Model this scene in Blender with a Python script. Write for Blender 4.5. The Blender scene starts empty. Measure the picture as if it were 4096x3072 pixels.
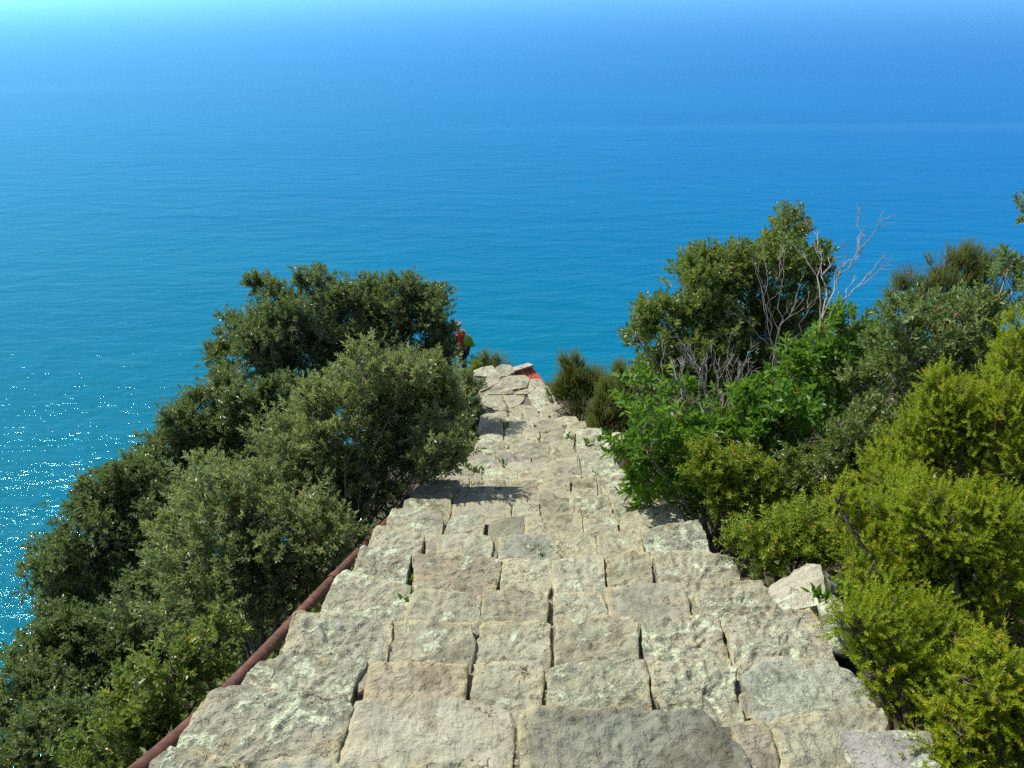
import bpy, bmesh, math, random
import numpy as np
from mathutils import Vector, noise

R = math.radians
C = bpy.context.scene.collection
scene = bpy.context.scene

# ------------------------------------------------------------------ camera, sky, sun, exposure
W_PX, H_PX, F_PX = 1024.0, 768.0, 796.0        # picture size and focal length in pixels
CAM_Z, PITCH = 150.0, R(27.5)                  # eye height above the sea, downward tilt
cam_d = bpy.data.cameras.new("camera")
cam_d.sensor_width = 36.0
cam_d.lens = 36.0 * F_PX / W_PX
cam_d.clip_start, cam_d.clip_end = 0.05, 200000.0
cam = bpy.data.objects.new("camera", cam_d)
cam.location = (0, 0, CAM_Z)
cam.rotation_euler = (R(90) - PITCH, 0, 0)
C.objects.link(cam)
scene.camera = cam

SUN_EL, SUN_AZ = R(52), R(-51)                 # azimuth from +Y, negative = to the left
world = bpy.data.worlds.new("World")
scene.world = world
world.use_nodes = True
wn, wl = world.node_tree.nodes, world.node_tree.links
bg = wn["Background"]
sky = wn.new("ShaderNodeTexSky")
sky.sky_type = 'NISHITA'
sky.sun_disc = False
sky.sun_elevation = SUN_EL
sky.sun_rotation = SUN_AZ
sky.altitude = 100
sky.air_density = 1.0
sky.dust_density = 2.0
sky.ozone_density = 3.0
wl.new(sky.outputs[0], bg.inputs[0])
bg.inputs[1].default_value = 0.15
sun_d = bpy.data.lights.new("sun", 'SUN')
sun_d.energy = 5.0
sun_d.angle = R(0.5)
sun_d.color = (1.0, 0.97, 0.88)
sun = bpy.data.objects.new("sun", sun_d)
to_sun = Vector((math.sin(SUN_AZ) * math.cos(SUN_EL), math.cos(SUN_AZ) * math.cos(SUN_EL), math.sin(SUN_EL)))
sun.rotation_euler = (-to_sun).to_track_quat('-Z', 'Y').to_euler()
sun.location = (-20, 20, CAM_Z + 30)
C.objects.link(sun)
vs = scene.view_settings
vs.view_transform = 'Standard'
vs.look = 'None'
vs.exposure = 0.28
vs.gamma = 1.0
scene.cycles.use_denoising = False
scene.cycles.max_bounces = 6
scene.cycles.transparent_max_bounces = 4

# ------------------------------------------------------------------ helpers
SP, CP = math.sin(PITCH), math.cos(PITCH)

def at(px, py, d):
    """World point seen at a picture position, d metres in front of the eye."""
    u, v = (px - W_PX / 2) / F_PX, (py - H_PX / 2) / F_PX
    return Vector((u * d, d * (CP - v * SP), CAM_Z - d * (SP + v * CP)))

def on_level(px, py, z):
    u, v = (px - W_PX / 2) / F_PX, (py - H_PX / 2) / F_PX
    return at(px, py, (CAM_Z - z) / (SP + v * CP))

def tag(o, label=None, cat=None, group=None, kind=None):
    if label: o["label"] = label
    if cat: o["category"] = cat
    if group: o["group"] = group
    if kind: o["kind"] = kind
    return o

def empty(name, loc):
    o = bpy.data.objects.new(name, None)
    o.location = loc
    o.empty_display_size = 0.2
    C.objects.link(o)
    return o

def link(name, me, mat, parent=None, origin=None):
    """One mesh object; vertices are given in world metres and moved to the origin (or the parent's place)."""
    o = bpy.data.objects.new(name, me)
    C.objects.link(o)
    if mat: me.materials.append(mat)
    org = Vector(origin) if origin is not None else Vector((0, 0, 0))
    if parent is not None:
        o.parent = parent
        pw = Vector(parent.location)
        q = parent.parent
        while q is not None:
            pw += Vector(q.location); q = q.parent
        if origin is None: org = pw
        o.location = org - pw
    else:
        o.location = org
    if len(me.vertices):
        co = np.empty(len(me.vertices) * 3, np.float32)
        me.vertices.foreach_get("co", co)
        co = co.reshape(-1, 3) - np.array(org, np.float32)
        me.vertices.foreach_set("co", co.ravel())
        me.update()
    return o

def raw_mesh(name, V, faces_n, loops, smooth=False, tint=None):
    """Fast mesh from arrays: V (n,3), faces_n corners per face, loops flat vertex indices."""
    me = bpy.data.meshes.new(name)
    V = np.asarray(V, np.float32)
    loops = np.asarray(loops, np.int32).ravel()
    faces_n = np.asarray(faces_n, np.int32)
    me.vertices.add(len(V)); me.vertices.foreach_set("co", V.ravel())
    me.loops.add(len(loops)); me.loops.foreach_set("vertex_index", loops)
    me.polygons.add(len(faces_n))
    st = np.concatenate([[0], np.cumsum(faces_n)[:-1]]).astype(np.int32)
    me.polygons.foreach_set("loop_start", st)
    me.polygons.foreach_set("use_smooth", np.full(len(faces_n), smooth))
    if tint is not None:
        a = me.attributes.new("tint", 'FLOAT', 'FACE')
        a.data.foreach_set("value", np.asarray(tint, np.float32))
    me.update(calc_edges=True)
    return me

def tubes(list_of, sides=5):
    """Tapered tubes. Each item: (points list, start radius, end radius)."""
    V, L, N = [], [], 0
    ang = np.linspace(0, 2 * math.pi, sides, endpoint=False)
    ca, sa = np.cos(ang)[:, None], np.sin(ang)[:, None]
    for pts, r0, r1 in list_of:
        P = np.array([tuple(p) for p in pts], float)
        n = len(P)
        T = np.gradient(P, axis=0)
        T /= np.linalg.norm(T, axis=1)[:, None] + 1e-9
        ref = np.array([0.31, 0.22, 0.92]) if abs(T[0][2]) < 0.8 else np.array([0.9, 0.3, 0.1])
        for i in range(n):
            a = np.cross(T[i], ref); a /= np.linalg.norm(a) + 1e-9
            b = np.cross(T[i], a)
            r = r0 + (r1 - r0) * i / (n - 1)
            V.append(P[i] + (ca * a + sa * b) * r)
        k = np.arange(sides); k2 = (k + 1) % sides
        for i in range(n - 1):
            o0, o1 = N + i * sides, N + (i + 1) * sides
            L.append(np.stack([o0 + k, o0 + k2, o1 + k2, o1 + k], 1))
        V.append(P[-1][None] + T[-1][None] * r1); tip = N + n * sides
        L_cap = np.stack([N + (n - 1) * sides + k, N + (n - 1) * sides + k2, np.full(sides, tip), np.full(sides, tip)], 1)
        L.append(L_cap)
        N += n * sides + 1
    V = np.concatenate(V); L = np.concatenate(L)
    # caps are triangles
    tri = L[:, 2] == L[:, 3]
    fn = np.where(tri, 3, 4)
    flat = L.ravel()
    keep = np.ones(len(flat), bool); keep[3::4] = ~tri
    return V, fn, flat[keep]

def tube_mesh(name, items, sides=5):
    V, fn, lp = tubes(items, sides)
    return raw_mesh(name, V, fn, lp, smooth=True)

def wiggly(a, b, n, amp, rng, sag=0.0):
    a, b = np.array(a, float), np.array(b, float)
    t = np.linspace(0, 1, n)[:, None]
    P = a + (b - a) * t
    w = np.sin(t * math.pi)
    P += rng.normal(0, amp, (n, 3)) * w
    P[:, 2:3] += sag * w
    return P

# ------------------------------------------------------------------ materials
def new_mat(name):
    m = bpy.data.materials.new(name)
    m.use_nodes = True
    nt = m.node_tree
    nt.nodes.clear()
    return m, nt, nt.nodes, nt.links

def add(nodes, kind, **kw):
    n = nodes.new(kind)
    for k, v in kw.items(): setattr(n, k, v)
    return n

def noise_tex(nodes, links, vec, scale, detail=4, rough=0.55, dist=0.0):
    n = nodes.new("ShaderNodeTexNoise")
    n.inputs["Scale"].default_value = scale
    n.inputs["Detail"].default_value = detail
    n.inputs["Roughness"].default_value = rough
    n.inputs["Distortion"].default_value = dist
    if vec is not None: links.new(vec, n.inputs["Vector"])
    return n

def ramp(nodes, links, fac, stops, interp='LINEAR'):
    r = nodes.new("ShaderNodeValToRGB")
    r.color_ramp.interpolation = interp
    e = r.color_ramp.elements
    while len(e) < len(stops): e.new(0.5)
    for i, (p, c) in enumerate(stops):
        e[i].position = p
        e[i].color = (*c, 1) if len(c) == 3 else c
    links.new(fac, r.inputs[0])
    return r

def mixc(nodes, links, fac, a, b, mode='MIX'):
    m = nodes.new("ShaderNodeMix")
    m.data_type = 'RGBA'; m.blend_type = mode
    for sock, val in ((m.inputs[0], fac), (m.inputs[6], a), (m.inputs[7], b)):
        if hasattr(val, "is_linked"): links.new(val, sock)
        elif isinstance(val, (int, float)): sock.default_value = val
        else: sock.default_value = (*val, 1)
    return m.outputs[2]

def mth(nodes, links, op, a, b=None, clamp=False):
    m = nodes.new("ShaderNodeMath"); m.operation = op; m.use_clamp = clamp
    for i, v in enumerate((a, b)):
        if v is None: continue
        if hasattr(v, "is_linked"): links.new(v, m.inputs[i])
        else: m.inputs[i].default_value = v
    return m.outputs[0]

def stone_material():
    m, nt, n, l = new_mat("lichened_sandstone")
    out = n.new("ShaderNodeOutputMaterial"); b = n.new("ShaderNodeBsdfPrincipled")
    l.new(b.outputs[0], out.inputs[0])
    oi = n.new("ShaderNodeObjectInfo"); tc = n.new("ShaderNodeTexCoord")
    off = n.new("ShaderNodeVectorMath"); off.operation = 'MULTIPLY_ADD'
    l.new(oi.outputs["Random"], off.inputs[0]); off.inputs[1].default_value = (37, 53, 71)
    l.new(tc.outputs["Object"], off.inputs[2])
    v = off.outputs[0]
    big = noise_tex(n, l, v, 3.2, 5, 0.6)
    mid = noise_tex(n, l, v, 14, 6, 0.65, 0.4)
    fine = noise_tex(n, l, v, 95, 4, 0.7)
    base = oi.outputs["Color"]
    tone = ramp(n, l, big.outputs[0], [(0.25, (0.66, 0.65, 0.62)), (0.5, (1, 1, 1)), (0.75, (1.14, 1.08, 0.96))])
    c1 = mixc(n, l, 1.0, base, tone.outputs[0], 'MULTIPLY')
    tone2 = ramp(n, l, mid.outputs[0], [(0.30, (0.50, 0.49, 0.47)), (0.45, (0.95, 0.95, 0.95)), (0.7, (1.12, 1.11, 1.08))])
    c2 = mixc(n, l, 0.85, c1, tone2.outputs[0], 'MULTIPLY')
    tone3 = ramp(n, l, fine.outputs[0], [(0.3, (0.80, 0.79, 0.77)), (0.55, (1.02, 1.02, 1.02)), (0.8, (1.10, 1.10, 1.10))])
    c3 = mixc(n, l, 0.8, c2, tone3.outputs[0], 'MULTIPLY')
    # ochre weathering rind
    och = noise_tex(n, l, v, 5.5, 3, 0.5)
    stn = ramp(n, l, och.outputs[0], [(0.30, (0.58, 0.54, 0.47)), (0.47, (1, 1, 1))])
    c3 = mixc(n, l, 0.9, c3, stn.outputs[0], 'MULTIPLY')
    ochm = ramp(n, l, och.outputs[0], [(0.58, (0, 0, 0)), (0.75, (0.35, 0.35, 0.35))])
    c4 = mixc(n, l, ochm.outputs[0], c3, (0.38, 0.30, 0.16))
    # ochre on the worn arrises, lightened to paint in a sunlit edge highlight
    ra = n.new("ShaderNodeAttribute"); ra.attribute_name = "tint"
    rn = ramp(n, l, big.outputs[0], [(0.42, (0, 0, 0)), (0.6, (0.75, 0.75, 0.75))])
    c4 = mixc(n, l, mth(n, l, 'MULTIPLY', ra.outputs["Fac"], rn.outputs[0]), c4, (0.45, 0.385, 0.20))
    # pale crustose lichen: patchy mask times crumbly edge
    lp = noise_tex(n, l, v, 6.5, 4, 0.6, 1.0)
    lf = noise_tex(n, l, v, 70, 5, 0.75, 0.5)
    s1 = mth(n, l, 'MULTIPLY', lf.outputs[0], 0.62)
    s2 = mth(n, l, 'ADD', mth(n, l, 'MULTIPLY', lp.outputs[0], 1.45), s1)
    amt = mth(n, l, 'MULTIPLY', oi.outputs["Alpha"], 0.38)
    s3 = mth(n, l, 'ADD', s2, amt)
    lich = ramp(n, l, s3, [(0.0, (0, 0, 0)), (0.5, (0.85, 0.85, 0.85))])
    lich.color_ramp.elements[0].position = 0.505
    lich.color_ramp.elements[1].position = 0.56
    # ramp input is scaled into 0..1
    sc = mth(n, l, 'MULTIPLY', s3, 0.40)
    l.new(sc, lich.inputs[0])
    lcol = ramp(n, l, fine.outputs[0], [(0.35, (0.36, 0.40, 0.25)), (0.6, (0.52, 0.56, 0.40))])
    c5 = mixc(n, l, lich.outputs[0], c4, lcol.outputs[0])
    # a few larger patches of dark grey lichen
    dk = mth(n, l, 'ADD', mth(n, l, 'MULTIPLY', big.outputs[0], 0.8), mth(n, l, 'MULTIPLY', lf.outputs[0], 0.5))
    dkm = ramp(n, l, dk, [(0.76, (0, 0, 0)), (0.81, (0.75, 0.75, 0.75))])
    c5 = mixc(n, l, dkm.outputs[0], c5, (0.13, 0.125, 0.11))
    # black lichen specks
    bk = noise_tex(n, l, v, 26, 4, 0.65)
    bkm = ramp(n, l, bk.outputs[0], [(0.63, (0, 0, 0)), (0.70, (0.8, 0.8, 0.8))])
    c6 = mixc(n, l, bkm.outputs[0], c5, (0.10, 0.095, 0.085))
    l.new(c6, b.inputs["Base Color"])
    b.inputs["Roughness"].default_value = 0.92
    b.inputs["Specular IOR Level"].default_value = 0.25
    rot = n.new("ShaderNodeVectorRotate"); rot.rotation_type = 'Z_AXIS'; l.new(v, rot.inputs["Vector"])
    l.new(mth(n, l, 'MULTIPLY', oi.outputs["Random"], 6.283), rot.inputs["Angle"])
    stx = n.new("ShaderNodeMapping"); l.new(rot.outputs[0], stx.inputs[0]); stx.inputs["Scale"].default_value = (5, 26, 12)
    bed = noise_tex(n, l, stx.outputs[0], 1.0, 4, 0.6, 0.8)
    vor = n.new("ShaderNodeTexVoronoi"); vor.feature = 'DISTANCE_TO_EDGE'; vor.inputs["Scale"].default_value = 3.4
    wv = n.new("ShaderNodeVectorMath"); wv.operation = 'MULTIPLY_ADD'
    l.new(mid.outputs["Color"], wv.inputs[0]); wv.inputs[1].default_value = (0.22, 0.22, 0.22); l.new(v, wv.inputs[2])
    l.new(wv.outputs[0], vor.inputs["Vector"])
    crack = ramp(n, l, vor.outputs["Distance"], [(0.0, (0, 0, 0)), (0.014, (1, 1, 1))])
    gate = ramp(n, l, och.outputs[0], [(0.60, (1, 1, 1)), (0.64, (0, 0, 0))])
    ck = mth(n, l, 'MAXIMUM', crack.outputs[0], gate.outputs[0])
    c7 = mixc(n, l, 1.0, c6, ramp(n, l, ck, [(0, (0.35, 0.33, 0.3)), (1, (1, 1, 1))]).outputs[0], 'MULTIPLY')
    l.new(c7, b.inputs["Base Color"])
    h1 = mth(n, l, 'ADD', mth(n, l, 'MULTIPLY', mid.outputs[0], 1.15), mth(n, l, 'ADD', mth(n, l, 'MULTIPLY', bed.outputs[0], 0.28), mth(n, l, 'MULTIPLY', ck, 0.4)))
    h2 = mth(n, l, 'MULTIPLY', fine.outputs[0], 0.15)
    pitn = noise_tex(n, l, v, 40, 3, 0.55, 0.1)
    pits = ramp(n, l, pitn.outputs[0], [(0.33, (0, 0, 0)), (0.44, (1, 1, 1))])
    h2 = mth(n, l, 'ADD', h2, mth(n, l, 'MULTIPLY', pits.outputs[0], mth(n, l, 'MULTIPLY', oi.outputs['Alpha'], 0.42)))
    h3 = mth(n, l, 'MULTIPLY', lich.outputs[0], 0.18)
    h = mth(n, l, 'ADD', mth(n, l, 'ADD', h1, h2), h3)
    bp = n.new("ShaderNodeBump"); bp.inputs["Strength"].default_value = 1.0; bp.inputs["Distance"].default_value = 0.026
    l.new(h, bp.inputs["Height"]); l.new(bp.outputs[0], b.inputs["Normal"])
    return m

def plain_material(name, ca, cb, scale=20, rough=0.9, bump=0.01, spec=0.3):
    m, nt, n, l = new_mat(name)
    out = n.new("ShaderNodeOutputMaterial"); b = n.new("ShaderNodeBsdfPrincipled")
    l.new(b.outputs[0], out.inputs[0])
    tc = n.new("ShaderNodeTexCoord")
    t = noise_tex(n, l, tc.outputs["Object"], scale, 6, 0.65)
    r = ramp(n, l, t.outputs[0], [(0.3, ca), (0.7, cb)])
    l.new(r.outputs[0], b.inputs["Base Color"])
    b.inputs["Roughness"].default_value = rough
    b.inputs["Specular IOR Level"].default_value = spec
    if bump:
        bp = n.new("ShaderNodeBump"); bp.inputs["Distance"].default_value = bump
        l.new(t.outputs[0], bp.inputs["Height"]); l.new(bp.outputs[0], b.inputs["Normal"])
    return m

def leaf_material(name, stops, rough=0.42, spec=0.5, trans=0.22, tcol=(0.25, 0.38, 0.04)):
    m, nt, n, l = new_mat(name)
    out = n.new("ShaderNodeOutputMaterial"); b = n.new("ShaderNodeBsdfPrincipled")
    at_ = n.new("ShaderNodeAttribute"); at_.attribute_name = "tint"
    r = ramp(n, l, at_.outputs["Fac"], stops)
    l.new(r.outputs[0], b.inputs["Base Color"])
    b.inputs["Roughness"].default_value = rough
    b.inputs["Specular IOR Level"].default_value = spec
    tr = n.new("ShaderNodeBsdfTranslucent")
    tc = mixc(n, l, 0.45, r.outputs[0], tcol)
    l.new(tc, tr.inputs[0])
    mx = n.new("ShaderNodeMixShader"); mx.inputs[0].default_value = trans
    l.new(b.outputs[0], mx.inputs[1]); l.new(tr.outputs[0], mx.inputs[2])
    l.new(mx.outputs[0], out.inputs[0])
    return m

M_STONE = stone_material()
M_RUBBLE = plain_material("grit_and_rubble", (0.05, 0.045, 0.035), (0.22, 0.20, 0.155), 60, 0.95, 0.015)
M_SOIL = plain_material("dark_leaf_litter", (0.018, 0.014, 0.009), (0.075, 0.055, 0.035), 9, 0.95, 0.03)
M_BARK = plain_material("grey_bark", (0.15, 0.12, 0.09), (0.34, 0.29, 0.24), 30, 0.9, 0.004)
M_BARK_DARK = plain_material("brown_bark", (0.05, 0.035, 0.025), (0.15, 0.11, 0.08), 30, 0.9, 0.004)
M_DEAD = plain_material("bleached_dead_wood", (0.24, 0.20, 0.17), (0.46, 0.41, 0.36), 40, 0.85, 0.003)
M_RUST = plain_material("rusty_iron", (0.030, 0.014, 0.011), (0.17, 0.072, 0.040), 18, 0.8, 0.004, 0.3)
M_ROOF = plain_material("red_brown_roofing", (0.42, 0.085, 0.05), (0.52, 0.13, 0.08), 5, 0.8, 0.005)
M_WALL = plain_material("grey_masonry", (0.2, 0.18, 0.15), (0.35, 0.32, 0.27), 8, 0.95, 0.02)

# ------------------------------------------------------------------ the setting: sea and hillside
def sea_material():
    m, nt, n, l = new_mat("open_sea_water")
    out = n.new("ShaderNodeOutputMaterial"); df = n.new("ShaderNodeBsdfDiffuse"); gl = n.new("ShaderNodeBsdfGlossy"); mx = n.new("ShaderNodeMixShader")
    l.new(df.outputs[0], mx.inputs[1]); l.new(gl.outputs[0], mx.inputs[2]); l.new(mx.outputs[0], out.inputs[0])
    tc = n.new("ShaderNodeTexCoord")
    P = tc.outputs["Object"]
    # water colour: turquoise over the shallow shelf, deep blue offshore
    sep = n.new("ShaderNodeSeparateXYZ"); l.new(P, sep.inputs[0])
    ln = n.new("ShaderNodeVectorMath"); ln.operation = 'LENGTH'; l.new(P, ln.inputs[0])
    xo = mth(n, l, 'MULTIPLY', sep.outputs[0], 0.75)
    dd = mth(n, l, 'ADD', ln.outputs["Value"], xo)
    lg = mth(n, l, 'LOGARITHM', mth(n, l, 'MAXIMUM', dd, 60.0), 10.0)
    fr = mth(n, l, 'MULTIPLY', mth(n, l, 'SUBTRACT', lg, 2.0), 0.5, True)
    col = ramp(n, l, fr, SEA_STOPS)
    mp0 = n.new("ShaderNodeMapping"); l.new(P, mp0.inputs[0]); mp0.inputs["Scale"].default_value = (0.0016, 0.006, 1)
    mp0.inputs["Rotation"].default_value = (0, 0, R(6))
    pat = noise_tex(n, l, mp0.outputs[0], 1.0, 4, 0.6)
    pr = ramp(n, l, pat.outputs[0], [(0.3, (0.9, 0.93, 0.96)), (0.7, (1.1, 1.07, 1.04))])
    base = mixc(n, l, 1.0, col.outputs[0], pr.outputs[0], 'MULTIPLY')
    # long slicks of smooth pale water
    mp1 = n.new("ShaderNodeMapping"); l.new(P, mp1.inputs[0]); mp1.inputs["Scale"].default_value = (0.00010, 0.0011, 1)
    mp1.inputs["Rotation"].default_value = (0, 0, R(-14))
    sl = noise_tex(n, l, mp1.outputs[0], 1.0, 2, 0.45, 0.5)
    slm = ramp(n, l, sl.outputs[0], [(0.53, (0, 0, 0)), (0.545, (0.06, 0.06, 0.06)), (0.56, (0, 0, 0))])
    base = mixc(n, l, slm.outputs[0], base, (0.22, 0.55, 0.80))
    l.new(base, df.inputs["Color"])
    def wave(sx, sy, rot, det, ro=0.55):
        mp = n.new("ShaderNodeMapping"); l.new(P, mp.inputs[0])
        mp.inputs["Scale"].default_value = (sx, sy, 1); mp.inputs["Rotation"].default_value = (0, 0, R(rot))
        return noise_tex(n, l, mp.outputs[0], 1.0, det, ro, 0.4).outputs[0]
    w1 = mth(n, l, 'MULTIPLY', wave(0.030, 0.080, 5, 3), 4.2)
    w2 = mth(n, l, 'MULTIPLY', wave(0.12, 0.30, -8, 4), 1.3)
    w3 = mth(n, l, 'MULTIPLY', wave(0.5, 1.2, 12, 4, 0.65), mth(n, l, 'DIVIDE', 48.0, mth(n, l, 'ADD', ln.outputs['Value'], 150.0)))
    w4 = mth(n, l, 'MULTIPLY', wave(0.006, 0.017, -4, 2), 3.5)
    h = mth(n, l, 'ADD', mth(n, l, 'ADD', w1, w2), mth(n, l, 'ADD', w3, w4))
    bp = n.new("ShaderNodeBump"); bp.inputs["Distance"].default_value = 1.0; bp.inputs["Strength"].default_value = 1.0
    # waves far off average out over each sight line
    l.new(mth(n, l, "DIVIDE", 160.0, mth(n, l, "MAXIMUM", ln.outputs["Value"], 220.0)), bp.inputs["Strength"])
    l.new(h, bp.inputs["Height"]); 
    fz = n.new("ShaderNodeFresnel"); fz.inputs["IOR"].default_value = 1.33
    for q in (df, gl, fz): l.new(bp.outputs[0], q.inputs["Normal"])
    gl.inputs["Color"].default_value = SEA_TINT
    # ripples too small to resolve far off act as a rougher surface
    l.new(mth(n, l, "ADD", mth(n, l, "MULTIPLY", mth(n, l, "MULTIPLY", fr, fr), 0.50), 0.045, True), gl.inputs["Roughness"])
    ff = mth(n, l, 'MINIMUM', mth(n, l, 'MULTIPLY', fz.outputs[0], 0.95), 0.75)
    l.new(ff, mx.inputs[0])
    return m

SEA_STOPS = [(0.0, (0.0, 0.100, 0.130)), (0.25, (0.0, 0.118, 0.190)), (0.6, (0.0, 0.105, 0.32)), (1.0, (0.0, 0.080, 0.40))]
SEA_TINT = (0.22, 0.66, 1.0, 1)

def build_sea():
    xs = np.concatenate([-np.geomspace(90000, 20, 26), [0], np.geomspace(20, 90000, 26)])
    ys = np.concatenate([[-3000, -300], np.geomspace(20, 90000, 40)])
    X, Y = np.meshgrid(xs, ys)
    V = np.stack([X, Y, np.zeros_like(X)], -1).reshape(-1, 3)
    nx, ny = len(xs), len(ys)
    i, j = np.meshgrid(np.arange(nx - 1), np.arange(ny - 1))
    a = (j * nx + i).ravel()
    L = np.stack([a, a + 1, a + nx + 1, a + nx], 1)
    o = link("sea", raw_mesh("sea", V, np.full(len(a), 4), L), sea_material())
    tag(o, "blue and turquoise sea with small wind ripples", "sea", kind="structure")
build_sea()

# stair rows: (picture height of the nosing, metres in front of the eye)
def slope_d(py): return 915.0 / (py - 372.6)
ROW_PY = [757, 703, 661, 620, 586, 555, 533, 515, 500, 491, 484, 476, 468, 460, 452,
          441, 435.4, 428.4, 421.4, 417.6, 412.5, 389, 376, 366]
ROW_D = [slope_d(p) for p in ROW_PY[:15]] + [12.4, 13.0, 13.6, 14.3, 14.8, 15.3, 16.9, 18.1, 18.6]
ROW_P = [at(555, p, d) for p, d in zip(ROW_PY, ROW_D)]
PROF_Y = [-12.0] + [p.y for p in ROW_P] + [18.4, 21.0, 26.0, 400.0]
PROF_Z = [ROW_P[0].z + 0.5 * (ROW_P[0].y + 12)] + [p.z for p in ROW_P]
PROF_Z += [PROF_Z[-1] - 1.3, PROF_Z[-1] - 3.2, PROF_Z[-1] - 8.5, -330.0]

def stair_x(y): return 0.0612 * y + 0.02

def ground(x, y):
    z = np.interp(y, PROF_Y, PROF_Z) - 0.42
    d = x - stair_x(np.minimum(y, 24))
    left = np.maximum(-d - 1.0, 0); right = np.maximum(d - 1.25, 0)
    z = z - 0.75 * left - 0.01 * left ** 2
    z = z + 0.20 * np.minimum(right, 4.5) - 0.15 * np.maximum(right - 4.5, 0)
    return z

def build_hill():
    xs = np.concatenate([np.linspace(-150, -14, 24), np.linspace(-13, 12, 110), np.linspace(13, 120, 20)])
    ys = np.concatenate([np.linspace(-12, -2, 10), np.linspace(-1.8, 26, 130), np.linspace(27, 170, 40)])
    X, Y = np.meshgrid(xs, ys)
    Z = ground(X, Y)
    rng = np.random.default_rng(3)
    d = np.abs(X - stair_x(Y))
    rough = np.clip((d - 1.1) * 0.5, 0, 1)
    for k in range(5):
        f = 0.4 * 1.9 ** k; a, b_, c = rng.uniform(0, 6, 3)
        Z = Z + rough * 0.22 / 1.6 ** k * np.sin(f * X + a + 0.7 * np.sin(f * Y * 0.8 + b_)) * np.sin(f * Y * 1.1 + c)
    V = np.stack([X, Y, Z], -1).reshape(-1, 3)
    nx, ny = len(xs), len(ys)
    i, j = np.meshgrid(np.arange(nx - 1), np.arange(ny - 1))
    a = (j * nx + i).ravel()
    L = np.stack([a, a + 1, a + nx + 1, a + nx], 1)
    o = link("hillside", raw_mesh("hillside", V, np.full(len(a), 4), L, smooth=True), M_SOIL)
    tag(o, "steep dark hillside under the shrubs, dropping to the sea", "hillside", kind="structure")
build_hill()

def build_haze():
    bm = bmesh.new()
    bmesh.ops.create_cube(bm, size=1.0)
    for v in bm.verts:
        v.co = Vector((v.co.x * 110000, v.co.y * 110000, -340.0 if v.co.z < 0 else CAM_Z + 12.0))
    me = bpy.data.meshes.new("haze"); bm.to_mesh(me); bm.free()
    m, nt, n, l = new_mat("sea_air")
    out = n.new("ShaderNodeOutputMaterial"); pv = n.new("ShaderNodeVolumePrincipled")
    pv.inputs["Color"].default_value = HAZE_COL
    pv.inputs["Density"].default_value = HAZE_DENS
    pv.inputs["Anisotropy"].default_value = 0.82
    l.new(pv.outputs[0], out.inputs["Volume"])
    o = link("haze", me, m)
    tag(o, "thin bright sea haze veiling the far water", "haze", kind="stuff")
HAZE_DENS, HAZE_COL = 3.2e-5, (0.80, 0.84, 1.0, 1)
build_haze()

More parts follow.
